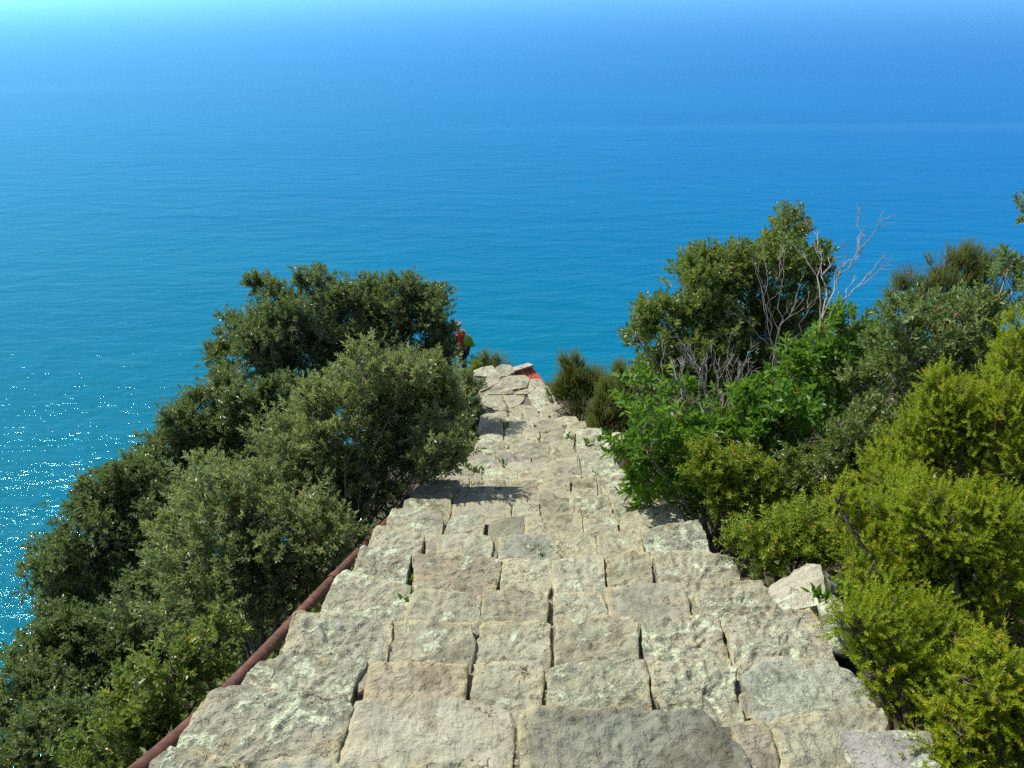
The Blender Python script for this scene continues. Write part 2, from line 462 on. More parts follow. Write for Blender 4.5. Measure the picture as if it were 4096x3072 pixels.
STONES = {
 0: [
  ('l',[152.5,765.8,168.8,750.1,196.2,752.0,220.0,759.5,245.0,765.8,247.5,780.8,145.0,780.8]),
  ('g',[265.0,765.8,281.2,758.2,312.5,757.0,331.2,759.5,336.2,765.8,352.5,760.8,382.5,765.8,382.5,780.8,262.5,780.8]),
  ('g',[412.5,767.6,421.2,764.5,480.0,767.0,480.0,780.8,411.2,780.8]),
 ],
 1: [
  ('l',[200.0,707.0,210.0,693.2,220.0,686.4,241.2,685.8,295.0,692.0,345.0,696.4,352.5,709.5,336.2,759.5,312.5,758.9,265.0,768.2,220.0,763.2,175.0,752.0]),
  ('p',[357.5,703.2,368.8,702.0,407.5,696.4,427.5,697.6,445.0,702.0,453.8,700.1,480.0,703.2,508.8,712.0,513.1,734.5,513.8,747.0,492.5,752.0,491.2,768.2,470.0,769.5,337.5,760.8]),
  ('g',[520.0,717.0,533.8,708.2,558.8,707.0,602.5,709.5,650.0,712.0,678.8,710.8,698.8,709.5,706.2,714.5,717.5,732.0,740.0,743.2,755.0,759.5,753.8,780.8,522.5,780.8,525.0,755.8]),
  ('b',[731.2,722.6,762.5,722.0,770.0,728.2,768.8,735.8,750.0,740.8,740.0,735.8]),
  ('s',[771.9,724.5,781.2,718.9,850.0,712.0,881.2,709.5,887.5,720.8,881.2,748.2,875.0,780.8,780.0,780.8,780.0,745.8]),
 ],
 2: [
  ('l',[242.5,684.5,250.0,673.2,270.0,659.5,290.0,658.2,320.0,658.9,325.0,661.4,363.8,660.8,366.2,664.5,356.2,679.5,352.5,698.2,356.2,708.2,345.0,702.0,300.0,698.2,243.8,690.8]),
  ('r',[365.0,667.0,371.2,665.8,368.8,687.0,357.5,693.2,356.2,683.2]),
  ('b',[370.0,664.5,400.0,663.2,467.5,664.5,466.2,680.8,462.5,702.0,445.0,703.2,407.5,698.2,370.0,703.2]),
  ('s',[475.0,664.5,487.5,660.8,541.2,660.1,542.5,673.2,541.9,697.0,537.5,710.8,507.5,713.2,470.0,704.5,473.8,680.8,477.5,673.2]),
  ('r',[468.1,674.5,475.0,673.2,473.8,683.2,466.2,693.2]),
  ('s',[549.4,668.2,562.5,663.9,587.5,662.0,605.0,660.1,645.0,660.1,648.8,680.8,648.1,713.2,602.5,713.2,546.2,710.8,547.5,690.8]),
  ('l',[650.0,663.2,662.5,662.0,687.5,660.8,720.0,663.2,737.5,667.0,733.8,685.8,738.8,703.2,740.0,710.8,725.0,723.2,706.2,717.0,670.0,713.2,653.8,687.0]),
  ('r',[739.4,695.8,746.2,690.8,751.2,715.8,740.0,720.8]),
  ('g',[741.9,677.0,753.8,667.0,766.2,657.0,781.2,657.0,797.5,659.5,827.5,660.8,845.0,669.5,862.5,680.8,873.8,702.0,870.0,713.2,780.0,722.0,771.2,725.8,752.5,719.5,747.5,693.2]),
 ],
 3: [
  ('l',[295.0,614.5,320.0,613.2,352.5,618.2,392.5,622.0,391.2,638.2,385.0,662.0,365.0,664.5,325.0,663.2,278.8,660.8,287.5,638.2]),
  ('s',[393.8,622.0,405.0,620.5,470.0,623.2,470.0,630.8,475.0,640.8,470.0,662.0,466.2,667.0,383.8,665.8,387.5,640.8]),
  ('r',[470.0,630.8,476.2,627.0,480.0,633.2,475.0,640.8,468.8,638.2]),
  ('s',[480.0,628.2,485.0,623.2,512.5,621.4,541.2,622.0,550.0,625.8,550.0,664.5,542.5,669.5,475.0,665.8,476.2,643.2,481.2,638.2]),
  ('r',[551.0,628.2,554.8,627.0,556.2,664.5,551.5,667.0]),
  ('s',[555.6,623.2,587.5,618.9,612.5,617.6,633.8,619.5,637.5,628.2,636.2,663.2,605.0,664.5,557.5,668.2]),
  ('l',[640.0,622.0,650.0,619.5,687.5,616.4,717.5,615.8,720.0,628.2,725.0,648.2,726.2,665.8,687.5,665.1,650.0,667.0,643.8,640.8]),
  ('l',[719.4,619.5,737.5,615.8,762.5,613.2,782.5,610.1,808.8,610.1,818.8,622.0,825.0,638.2,831.2,654.5,831.2,664.5,797.5,663.2,766.2,660.8,745.0,669.5,733.8,667.0,727.5,638.2]),
 ],
 4: [
  ('l',[335.0,579.5,342.5,571.4,355.0,572.6,390.0,582.0,412.5,587.0,415.0,593.2,402.5,622.0,365.0,620.8,320.0,615.8,327.5,595.8]),
  ('s',[414.4,590.8,425.0,588.2,452.5,592.0,481.2,595.1,480.6,607.0,480.0,618.2,470.0,625.8,403.8,623.2,407.5,608.2]),
  ('s',[481.9,597.0,486.2,591.4,512.5,591.4,541.2,592.0,546.2,598.2,545.6,622.0,542.5,624.5,485.0,625.8,481.2,615.8]),
  ('r',[546.9,600.8,552.2,602.0,552.8,622.0,546.2,623.2]),
  ('s',[553.8,597.0,560.0,594.5,585.0,592.6,600.0,591.4,605.0,605.8,611.2,618.2,587.5,621.4,555.6,624.5]),
  ('p',[606.2,588.8,641.2,584.4,681.2,582.2,687.5,598.8,691.2,617.5,641.2,623.8,637.5,628.8,632.5,621.2,611.2,618.8,607.5,598.8]),
  ('r',[688.1,600.0,693.8,598.8,700.0,616.2,693.8,617.5]),
  ('l',[695.0,595.6,707.5,588.8,737.5,583.1,761.2,582.5,767.5,591.2,775.0,611.2,737.5,617.5,717.5,618.8,702.5,617.5,698.1,603.8]),
 ],
 5: [
  ('l',[358.8,553.8,361.2,547.5,381.2,548.1,410.0,551.2,410.6,557.5,408.1,575.0,402.5,586.2,375.0,580.6,353.1,575.0]),
  ('b',[413.8,556.2,420.0,554.4,441.2,554.4,462.5,556.2,493.8,558.1,500.6,561.2,500.0,570.0,495.0,581.2,485.0,594.4,456.2,594.4,416.2,590.6,414.4,575.0]),
  ('s',[501.6,561.2,512.5,558.8,548.8,558.8,551.2,562.5,553.8,580.0,543.8,585.0,540.0,593.8,503.8,593.1,502.2,575.0]),
  ('s',[552.8,560.0,575.0,557.5,600.0,554.4,603.5,557.5,603.5,575.0,605.6,585.0,600.0,593.8,562.5,595.6,555.2,581.2]),
  ('s',[605.0,556.2,625.0,552.5,648.8,552.5,651.2,568.8,652.5,585.6,608.8,590.6,606.9,570.0]),
  ('l',[654.0,552.5,667.5,551.2,691.2,552.5,712.5,555.0,732.5,558.8,737.5,572.5,740.0,584.4,705.0,591.9,695.0,599.4,686.2,599.4,681.2,585.6,661.5,584.4]),
 ],
 6: [
  ('l',[373.8,531.2,376.2,526.2,393.8,526.9,423.8,536.2,423.1,545.0,420.6,554.4,410.0,555.0,369.4,548.8]),
  ('r',[425.6,541.2,437.5,536.2,438.1,553.1,425.0,554.4]),
  ('s',[439.8,536.2,462.5,535.0,490.0,536.2,492.2,542.5,491.0,560.0,462.5,558.8,439.0,556.2]),
  ('r',[493.1,542.5,498.5,542.5,497.2,558.8,492.2,560.0]),
  ('g',[499.4,538.8,518.8,536.2,548.8,536.2,555.0,540.0,555.6,557.5,548.8,561.2,515.0,561.2,500.0,562.5]),
  ('s',[556.5,533.8,562.5,532.5,592.5,533.8,595.9,541.2,596.9,557.5,575.0,560.0,557.2,560.0]),
  ('s',[597.5,537.5,606.2,533.1,627.5,531.9,641.2,536.2,643.5,550.0,642.5,554.4,603.8,557.5,599.0,552.5]),
  ('l',[643.8,535.0,650.0,530.0,675.0,523.8,697.5,521.2,705.0,535.0,711.2,555.0,691.2,555.0,667.5,553.8,653.8,555.0,647.5,548.8]),
 ],
 7: [
  ('l',[388.8,517.5,392.5,509.4,413.8,511.2,442.5,512.5,442.5,525.0,441.2,535.0,423.8,537.5,393.8,528.8,386.9,527.5]),
  ('l',[451.2,517.5,466.2,516.2,483.8,516.9,484.0,525.0,482.2,537.5,445.0,536.2,447.5,525.0]),
  ('s',[490.6,521.2,500.0,518.8,522.5,515.6,524.0,525.0,523.8,537.5,495.0,541.2,487.5,537.5]),
  ('s',[525.9,518.1,550.0,515.0,580.0,512.5,581.5,520.0,583.1,535.0,556.2,535.0,525.9,537.5]),
  ('s',[582.8,516.2,592.5,514.4,613.8,513.1,616.0,520.0,619.0,532.5,606.2,535.0,595.0,538.8,585.4,533.8]),
  ('s',[620.2,518.8,637.5,511.2,662.5,505.6,678.8,505.0,687.5,521.2,675.0,526.2,650.0,532.5,643.8,536.2,625.6,532.5]),
 ],
 8: [
  ('s',[405.0,501.2,410.0,499.4,450.0,500.0,451.0,507.5,448.5,518.8,442.5,515.0,413.8,513.8,402.5,511.2]),
  ('p',[453.1,505.0,487.5,500.6,505.0,501.2,511.0,507.5,511.0,517.5,492.5,520.0,480.0,518.8,452.5,518.8]),
  ('s',[513.5,503.8,522.5,501.9,538.8,503.1,539.1,516.2,525.0,517.5,514.1,519.4]),
  ('s',[539.8,503.8,552.5,500.0,562.5,500.0,573.5,505.0,572.2,513.8,550.0,517.5,539.8,517.5]),
  ('l',[575.2,500.0,590.0,498.1,606.9,496.2,610.8,503.8,611.9,513.8,592.5,516.2,576.9,513.8]),
  ('l',[611.6,500.0,622.5,493.8,640.0,488.1,652.5,487.5,660.0,500.0,658.8,506.2,637.5,512.5,621.2,520.0,615.6,513.8]),
 ],
 9: [
  ('s',[415.6,488.8,420.0,485.6,451.2,486.2,452.8,492.5,451.5,501.9,415.0,500.6]),
  ('s',[454.8,493.8,485.0,493.1,487.1,496.2,485.9,501.9,454.0,505.6]),
  ('s',[489.0,495.6,500.0,494.4,527.5,495.0,526.6,502.5,512.5,504.4,487.8,501.9]),
  ('s',[527.8,493.8,541.2,492.5,554.0,493.8,554.8,500.6,540.0,504.4,527.1,503.1]),
  ('l',[570.4,492.5,575.0,490.0,596.2,488.8,597.2,496.2,575.0,500.6,570.2,500.6]),
  ('l',[602.2,487.5,612.5,482.5,638.8,479.4,645.0,487.5,625.0,493.1,611.6,499.4,605.4,496.9]),
 ],
 10: [
  ('s',[428.8,481.2,432.5,480.0,458.8,480.6,459.8,486.2,452.5,490.6,425.0,486.9]),
  ('s',[461.5,487.5,493.8,486.2,494.1,491.2,487.5,495.6,455.2,494.4]),
  ('s',[495.4,490.0,512.5,488.8,537.5,487.5,537.9,493.8,527.5,496.9,495.2,495.6]),
  ('p',[538.4,486.2,552.5,481.2,569.4,478.8,570.0,487.5,568.8,494.4,555.0,495.6,539.0,494.4]),
  ('s',[573.5,480.0,585.0,478.1,595.6,477.8,596.6,487.5,596.0,491.2,575.0,493.1,572.2,489.4]),
  ('l',[597.2,475.6,612.5,473.1,632.5,472.5,637.5,480.0,612.5,483.8,599.0,488.1]),
 ],
 11: [
  ('d',[434.4,476.9,440.0,475.6,468.8,476.9,469.8,483.8,450.0,486.9,432.5,481.9]),
  ('s',[470.9,481.2,505.0,480.0,505.4,486.2,487.5,489.4,470.2,488.1]),
  ('s',[506.5,482.5,525.0,480.0,543.8,480.0,542.5,483.8,527.5,490.6,506.5,488.1]),
  ('s',[544.0,480.0,555.0,476.9,581.2,475.0,581.5,478.1,552.5,483.1,541.2,485.6]),
  ('l',[582.8,475.0,597.5,471.2,625.0,468.8,627.5,472.5,600.0,475.6,587.5,479.4]),
 ],
 12: [
  ('d',[443.1,471.2,446.2,466.9,462.5,467.5,481.2,471.2,482.2,477.5,462.5,480.6,442.5,477.5]),
  ('s',[486.5,470.0,500.0,467.5,517.5,471.9,517.8,480.0,487.5,480.6,482.8,475.6]),
  ('s',[518.4,473.8,532.5,470.0,554.1,471.9,553.5,478.1,537.5,480.6,518.8,480.6]),
  ('d',[555.2,467.5,567.5,465.2,580.0,465.6,581.0,475.6,565.0,477.5,555.2,476.9]),
  ('l',[582.1,466.2,597.5,461.2,615.0,460.0,620.0,468.8,597.5,473.1,582.5,474.4]),
 ],
 13: [
  ('l',[456.9,465.0,462.5,460.6,471.2,461.9,478.8,469.4,462.5,470.6]),
  ('d',[471.9,460.0,485.0,458.1,502.5,461.2,502.8,469.4,485.0,470.6,475.0,466.9]),
  ('p',[505.2,463.8,520.0,461.9,547.5,463.1,548.1,469.4,531.2,471.9,505.2,470.6]),
  ('p',[549.0,461.9,562.5,458.8,576.9,456.9,577.2,465.6,560.0,468.1,549.0,471.2]),
  ('l',[580.2,456.2,595.0,452.5,613.8,451.2,617.5,460.6,600.0,462.5,582.8,466.9]),
 ],
 14: [
  ('d',[467.8,456.0,474.3,449.0,494.9,449.4,496.3,459.7,489.3,464.4,465.0,464.4]),
  ('d',[497.3,454.1,502.4,450.4,530.5,450.4,530.8,461.1,504.3,465.3,496.3,464.4]),
  ('d',[532.8,456.5,543.6,455.0,554.8,456.9,554.8,462.5,543.6,464.4,532.8,463.5]),
  ('s',[555.7,454.1,567.0,452.2,578.2,453.2,579.0,458.8,562.3,462.5,555.7,461.6]),
  ('l',[580.1,456.9,590.4,452.2,611.0,450.4,614.7,458.3,590.4,462.5,581.5,464.4]),
 ],
 15: [
  ('l',[476.2,442.9,479.9,438.2,502.4,440.1,508.0,445.7,506.1,451.3,474.3,450.4]),
  ('s',[509.9,447.6,530.5,442.9,548.7,444.8,548.7,450.4,530.5,453.2,509.0,452.2]),
  ('s',[549.7,442.9,560.4,440.1,570.7,441.9,575.4,449.0,560.4,454.1,549.7,451.3]),
  ('l',[576.3,448.5,590.4,444.8,609.1,443.8,611.9,451.3,590.4,454.1,579.1,455.0]),
 ],
 16: [
  ('l',[479.9,436.3,489.3,433.5,502.4,435.4,504.1,441.9,489.3,445.7,477.1,443.8]),
  ('s',[504.3,436.3,515.5,434.9,536.1,434.9,539.8,441.9,524.9,444.8,505.7,441.9]),
  ('s',[541.2,436.3,551.1,431.7,562.3,435.4,562.8,440.1,551.1,443.8,541.9,441.9]),
  ('l',[563.4,434.5,571.7,430.3,574.5,435.4,573.5,441.0,564.2,441.9]),
  ('l',[576.3,439.1,588.5,435.4,607.2,435.4,609.1,441.9,590.4,445.7,576.3,446.6]),
 ],
 17: [
  ('b',[480.9,425.1,487.4,420.4,502.4,422.3,504.3,433.5,491.2,437.3,479.9,435.4]),
  ('s',[505.2,429.3,509.9,427.7,521.1,428.4,521.4,435.4,506.1,435.4]),
  ('s',[521.9,430.7,529.5,427.7,538.9,428.1,539.6,433.5,524.9,436.3]),
  ('s',[540.1,430.7,552.9,427.4,564.2,427.9,564.2,433.5,543.6,436.3]),
  ('s',[564.9,431.7,569.8,428.8,574.5,431.7,574.5,435.9,565.1,435.4]),
  ('l',[575.4,431.7,588.5,427.9,601.6,428.4,601.6,436.3,586.6,437.3,575.4,437.3]),
 ],
 18: [
  ('s',[480.9,415.7,487.4,412.9,502.4,413.9,505.2,422.3,487.4,426.0,478.1,429.8]),
  ('p',[504.3,423.2,509.9,420.9,533.3,421.4,534.2,427.9,508.0,429.8]),
  ('p',[537.0,422.3,543.6,419.0,553.9,420.0,562.3,421.4,562.3,427.9,539.8,428.8]),
  ('s',[562.8,427.9,569.8,423.2,584.8,420.9,587.6,427.0,571.7,431.7,562.8,431.7]),
  ('l',[588.5,427.0,594.1,426.0,595.0,431.7,586.6,432.6]),
 ],
 19: [
  ('s',[506.1,417.1,515.5,416.7,528.6,417.6,528.6,421.8,507.1,422.3]),
  ('s',[529.5,418.6,543.6,417.1,552.0,418.6,551.5,421.4,534.2,422.3]),
  ('l',[552.5,420.4,562.3,416.7,575.4,416.7,579.1,422.3,567.0,424.6,554.8,426.0]),
 ],
 20: [
  ('s',[494.9,412.0,502.4,411.1,508.0,412.9,506.1,418.6,502.4,416.7]),
  ('s',[509.9,412.9,514.6,411.8,522.1,413.9,522.1,418.1,509.9,417.6]),
  ('s',[523.5,413.9,529.5,412.5,547.3,413.9,549.2,418.6,530.5,419.5,523.9,418.6]),
  ('p',[550.1,413.9,560.4,409.2,570.7,407.8,574.5,415.7,564.2,419.5,553.9,420.0]),
  ('p',[539.8,410.1,551.1,405.5,561.4,404.3,563.2,407.3,554.8,410.6,545.5,415.7]),
 ],
 21: [
  ('s',[477.1,392.4,487.4,391.4,501.5,394.2,503.8,401.7,508.0,410.1,496.8,410.1,485.6,404.5]),
  ('p',[502.9,395.2,515.5,393.3,524.9,393.3,523.9,399.8,517.4,405.0,509.9,406.9,504.7,399.8]),
  ('s',[509.0,407.8,519.2,405.6,531.9,405.9,539.4,410.6,534.2,414.8,521.1,412.9,509.9,411.1]),
  ('l',[527.7,394.2,539.8,386.7,547.3,386.3,552.0,393.3,557.6,402.6,549.2,408.3,539.8,410.1,532.8,403.6]),
  ('s',[486.5,391.4,493.0,390.5,501.9,390.5,501.9,393.3,488.4,393.3]),
  ('s',[502.9,390.9,512.7,389.5,513.2,392.4,502.9,393.3]),
  ('s',[514.1,391.4,524.9,389.5,536.1,387.7,527.7,392.8,515.5,393.3]),
 ],
 22: [
  ('d',[485.6,378.3,493.0,374.6,500.5,376.4,498.2,383.0,480.9,390.5,475.3,391.4]),
  ('d',[499.1,379.2,510.8,375.5,524.9,374.6,530.0,378.3,526.7,385.8,506.1,390.5,488.4,391.4]),
  ('d',[530.7,379.2,539.8,379.2,545.5,384.9,538.0,387.7,528.1,388.6]),
 ],
 23: [
  ('l',[473.4,370.8,481.8,367.1,492.1,365.2,496.3,369.9,498.2,374.6,489.3,376.0,474.3,374.6]),
  ('l',[495.9,367.1,502.4,364.7,509.9,365.2,514.6,370.8,509.9,374.1,499.1,376.0]),
 ],
}

# ------------------------------------------------------------------ the stone staircase
KINDS = {  # base colour, lichen amount, surface roughness in metres
    's': ((0.335, 0.328, 0.226), 0.42, 0.0070), 'l': ((0.325, 0.320, 0.230), 0.60, 0.0105), 'g': ((0.258, 0.275, 0.215), 0.30, 0.0085),
    'p': ((0.335, 0.328, 0.238), 0.02, 0.0030), 'b': ((0.275, 0.248, 0.175), 0.38, 0.0060), 'd': ((0.30, 0.284, 0.215), 0.38, 0.0070),  # 'd' blocks: shade of the bushes put into a darker base colour
    'r': ((0.24, 0.228, 0.18), 0.15, 0.006)}
srng = random.Random(11)

def block_mesh(poly, z, thick, rough, seed, size):
    """A quarried block: poly is its plan outline (world x, y), z its top. Worn rounded arrises, pitted faces."""
    pts = [Vector((p[0], p[1])) for p in poly]
    per = sum((pts[i] - pts[i - 1]).length for i in range(len(pts)))
    n = max(20, min(150, int(per / size)))
    # resample the outline with small irregular nicks
    out = []
    for i in range(len(pts)):
        a, b = pts[i], pts[(i + 1) % len(pts)]
        k = max(1, round(n * (b - a).length / per))
        for j in range(k): out.append(a.lerp(b, j / k))
    for _ in range(1):
        out = [(out[i - 1] + out[i] * 8 + out[(i + 1) % len(out)]) / 10 for i in range(len(out))]
    c = sum(out, Vector((0, 0))) / len(out)
    n = len(out)
    off = Vector((seed * 7.31, seed * 3.77, seed * 1.93))
    res = []
    for p in out:
        q = noise.noise(Vector((p.x * 9, p.y * 9, 0)) + off) * 0.006 + noise.noise(Vector((p.x * 28, p.y * 28, 0)) + off) * 0.004
        r_ = (p - c)
        res.append(c + r_ * (1 + (q + 0.007) / max(r_.length, 0.05)))
    out = res
    rad = sum((p - c).length for p in out) / n
    rings = max(5, int(rad / size))
    edge = min(0.009, rad * 0.10)
    tilt = Vector((srng.uniform(-1, 1), srng.uniform(-1, 1))) * 0.020
    V, rows = [], []
    fr = [(k / rings) for k in range(1, rings + 1)]
    fr[-1] = 1.0
    prof = [(f, 0.0) for f in fr if f * rad < rad - edge * 1.1]
    prof += [(1 - edge / rad, -0.001), (1 - edge / rad * 0.45, -edge * 0.22), (1 - edge / rad * 0.1, -edge * 0.6), (1.0, -edge * 1.2)]
    prof += [(1.005, -thick * 0.35), (1.0, -thick * 0.65), (0.97, -thick)]
    ca, sa = math.cos(seed * 5.7), math.sin(seed * 5.7)
    def surf(x, y, h, f):
        v = Vector((x, y, z + h))
        d1 = noise.fractal(Vector((x * 6, y * 6, h * 6)) + off, 1.0, 2.1, 3) * rough * 0.55
        d2 = noise.turbulence(Vector((x * 30, y * 30, h * 30)) + off, 3, False) * rough * 1.3
        pit = noise.noise(Vector((x * 15, y * 15, h * 15)) + off * 1.7)
        d3 = -max(0.0, pit - 0.28) * rough * 3.2
        ch = noise.turbulence(Vector(((x * ca + y * sa) * 9, (y * ca - x * sa) * 34, h * 9)) + off, 2, False) * rough * 0.9
        v.z += d1 - d2 - ch + rough * 1.0 + d3 + tilt.x * (x - c.x) + tilt.y * (y - c.y)
        if h < -edge:
            w = noise.noise(Vector((x * 12, y * 12, (z + h) * 12)) + off) * 0.012
            r_ = Vector((x - c.x, y - c.y)); r_ = r_.normalized() if r_.length else r_
            v.x += r_.x * w; v.y += r_.y * w
        return v
    V.append(surf(c.x, c.y, 0, 0))
    for f, h in prof:
        rows.append(len(V))
        for p in out:
            q = c + (p - c) * f
            V.append(surf(q.x, q.y, h, f))
    bm_f, lp = [], []
    for i in range(n):
        bm_f.append(3); lp += [0, rows[0] + i, rows[0] + (i + 1) % n]
    for a, b in zip(rows[:-1], rows[1:]):
        for i in range(n):
            i2 = (i + 1) % n
            bm_f.append(4); lp += [a + i, b + i, b + i2, a + i2]
    bm_f.append(n); lp += [rows[-1] + i for i in reversed(range(n))]
    nf = len(bm_f)
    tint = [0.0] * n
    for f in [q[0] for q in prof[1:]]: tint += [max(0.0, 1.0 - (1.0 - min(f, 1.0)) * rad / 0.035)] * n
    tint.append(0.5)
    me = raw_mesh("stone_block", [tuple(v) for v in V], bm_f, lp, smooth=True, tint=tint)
    # outline may be wound either way: face the top up
    if me.polygons[0].normal.z < 0: me.flip_normals()
    return me

def build_stairs():
    root = empty("stone_staircase", (stair_x(0), 0, CAM_Z - 1.6))
    tag(root, "steep flight of rough lichened stone steps going down towards the sea", "staircase")
    seed = 0
    for r, stones in STONES.items():
        z = ROW_P[r].z
        dist = ROW_D[r]
        polys = []
        for kind, flat in stones:
            seed += 1
            dz = {'r': -0.030, 'b': 0.0, 'l': 0.006}.get(kind, 0.0) + srng.uniform(-0.018, 0.018)
            if r == 23: dz = 0.0
            P = [on_level(flat[i], flat[i + 1], z + dz) for i in range(0, len(flat), 2)]
            ymin, ymax = min(p.y for p in P), max(p.y for p in P)
            # the back of each tread runs on under the step above
            ext = 0.16 if r <= 20 else 0.05
            Q = []
            for p in P:
                q = Vector((p.x, p.y))
                if kind != 'r' and p.y < ymin + 0.36 * (ymax - ymin):
                    q.y -= ext; q.x -= ext * 0.06
                Q.append(q)
            polys.append((kind, dz, Q))
        xs = [q.x for _, _, Q in polys for q in Q]; ys = [q.y for _, _, Q in polys for q in Q]
        x0, x1, y0, y1 = min(xs) + 0.05, max(xs) - 0.05, min(ys), max(ys)
        # rubble bed of the step, seen between its blocks
        yn = sorted(ys)[int(len(ys) * 0.72)] - 0.05
        nxg, nyg = 40, 16
        G = []
        for j in range(nyg + 1):
            for i in range(nxg + 1):
                x = x0 + (x1 - x0) * i / nxg; y = y0 - 0.1 + (yn - y0 + 0.1) * j / nyg
                h = noise.turbulence(Vector((x * 16, y * 16, r)), 3, False) * 0.022
                G.append((x, y, z - 0.036 + h))
        base = len(G)
        ring = [i for i in range(nxg + 1)] + [(j * (nxg + 1) + nxg) for j in range(1, nyg + 1)] + \
               [nyg * (nxg + 1) + i for i in range(nxg - 1, -1, -1)] + [j * (nxg + 1) for j in range(nyg - 1, 0, -1)]
        for k in ring: G.append((G[k][0], G[k][1], z - 0.62))
        fn, lp = [], []
        for j in range(nyg):
            for i in range(nxg):
                a = j * (nxg + 1) + i
                fn.append(4); lp += [a, a + 1, a + nxg + 2, a + nxg + 1]
        m_ = len(ring)
        for k in range(m_):
            k2 = (k + 1) % m_
            fn.append(4); lp += [ring[k2], ring[k], base + k, base + k2]
        step = link("step", raw_mesh("step_bed", G, fn, lp, smooth=True), M_RUBBLE, root, origin=((x0 + x1) / 2, (y0 + yn) / 2, z))
        step["label"] = "stone step of squared blocks on a rubble bed"
        for i_, (kind, dz, Q) in enumerate(polys):
            seed += 1
            col, lich, rough = KINDS[kind]
            size = max(0.009, dist * 0.0034)
            thick = 0.10 if kind == 'r' else 0.27
            top = z + dz
            me = block_mesh(Q, top, thick, rough * srng.uniform(0.6, 1.35), seed * 0.61, size)
            cx = sum(q.x for q in Q) / len(Q); cy = sum(q.y for q in Q) / len(Q)
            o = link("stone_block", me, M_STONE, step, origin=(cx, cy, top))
            k = srng.choice((0.78, 0.88, 0.94, 1.0, 1.0, 1.06, 1.12)) * srng.uniform(0.96, 1.04); w = srng.uniform(-0.006, 0.008)
            o.color = (col[0] * k + w, col[1] * k, col[2] * k - w, max(0.0, lich + srng.uniform(-0.12, 0.15)))
    return root
build_stairs()

# ------------------------------------------------------------------ rusty pipe, boulders, hut
def build_pipe():
    pp = [(120, 785), (144, 766), (195, 722), (245, 673), (300, 614), (345, 566), (387, 522), (416, 491), (437, 467), (452, 450)]
    pts = [at(x, y, slope_d(y) * 1.12) for x, y in pp]
    # smooth
    P = []
    for i in range(len(pts) - 1):
        for t in (0, 0.33, 0.66): P.append(pts[i].lerp(pts[i + 1], t))
    P.append(pts[-1])
    for _ in range(3): P = [P[0]] + [(P[i - 1] + P[i] * 2 + P[i + 1]) / 4 for i in range(1, len(P) - 1)] + [P[-1]]
    root = empty("iron_pipe", P[8])
    tag(root, "rusty brown iron pipe running down beside the steps", "pipe")
    link("pipe_run", tube_mesh("pipe_run", [(P, 0.028, 0.032)], 20), M_RUST, root)
    for i in (14, 20, 25):
        a, b = P[i], P[i + 1]
        d = (b - a).normalized() * 0.05
        link("coupling", tube_mesh("coupling", [([a - d, a - d * 0.9, a, a + d * 0.9, a + d], 0.036, 0.036)], 20), M_RUST, root)
build_pipe()

def boulder(name, pos, size, seed, col, lich, label, cat="boulder", parent=None, sub=4, pts=None):
    bm = bmesh.new()
    bmesh.ops.create_icosphere(bm, subdivisions=sub, radius=1.0)
    rng = random.Random(seed)
    planes = []
    for _ in range(8):
        v = Vector((rng.gauss(0, 1), rng.gauss(0, 1), rng.gauss(0, 1))).normalized()
        planes.append((v, rng.uniform(0.48, 0.78)))
    off = Vector((seed * 3.1, seed, seed * 1.7))
    for v in bm.verts:
        d = v.co.normalized(); r = 1.0
        for n_, h in planes:
            k = d.dot(n_)
            if k > 0.05: r = min(r, h / k)
        p = d * r
        p += d * (noise.fractal(p * 2.2 + off, 1.0, 2.0, 4) * 0.035 - abs(noise.noise(p * 7 + off)) * 0.03)
        v.co = Vector((p.x * size[0], p.y * size[1], p.z * size[2])) + Vector(pos)
    me = bpy.data.meshes.new(name)
    bm.to_mesh(me); bm.free()
    for p in me.polygons: p.use_smooth = True
    o = link(name, me, M_STONE, parent, origin=pos)
    o.color = (*col, lich)
    if label: tag(o, label, cat)
    return o

def angular_boulder():
    top = [(806, 561, 4.26), (821, 565, 4.16), (790, 571, 4.28)]
    side = [(767, 590, 4.26), (784, 612, 3.98), (827, 603, 3.92), (838, 586, 4.22), (800, 585, 4.45)]
    P = [at(*q) for q in top + side]
    P += [at(*q) - Vector((0, 0, 0.32)) for q in side]
    bm = bmesh.new()
    for q in P: bm.verts.new(q)
    r = bmesh.ops.convex_hull(bm, input=bm.verts)
    bmesh.ops.delete(bm, geom=[v for v in bm.verts if not v.link_faces], context='VERTS')
    bmesh.ops.triangulate(bm, faces=bm.faces)
    for _ in range(4): bmesh.ops.subdivide_edges(bm, edges=bm.edges, cuts=1, use_grid_fill=True)
    bm.normal_update()
    off = Vector((4.4, 1.2, 9.1))
    mv = []
    for v in bm.verts:
        d = noise.fractal(v.co * 7 + off, 1.0, 2.0, 4) * 0.014 - abs(noise.noise(v.co * 16 + off)) * 0.010
        mv.append((v, v.normal * d))
    for v, d in mv: v.co += d
    me = bpy.data.meshes.new("boulder"); bm.to_mesh(me); bm.free()
    o = link("boulder", me, M_STONE, origin=at(800, 600, 4.1))
    o.color = (0.37, 0.352, 0.262, 0.55)
    tag(o, "pale angular boulder standing against the edge of the steps by the heath", "boulder")
angular_boulder()
b1 = at(846, 622, 3.85)
boulder("boulder", (b1.x, b1.y, b1.z - 0.08), (0.20, 0.22, 0.16), 12, (0.36, 0.34, 0.28), 0.80, "white lichened low rock half hidden under the heath below the angular boulder")
b2 = at(872, 742, 2.5)
boulder("boulder", (b2.x + 0.10, b2.y, b2.z - 0.10), (0.16, 0.2, 0.12), 21, (0.28, 0.27, 0.24), 0.6, "grey rubble rock in the heath beside the topmost tan block")
b3 = at(614, 442, 11.2)
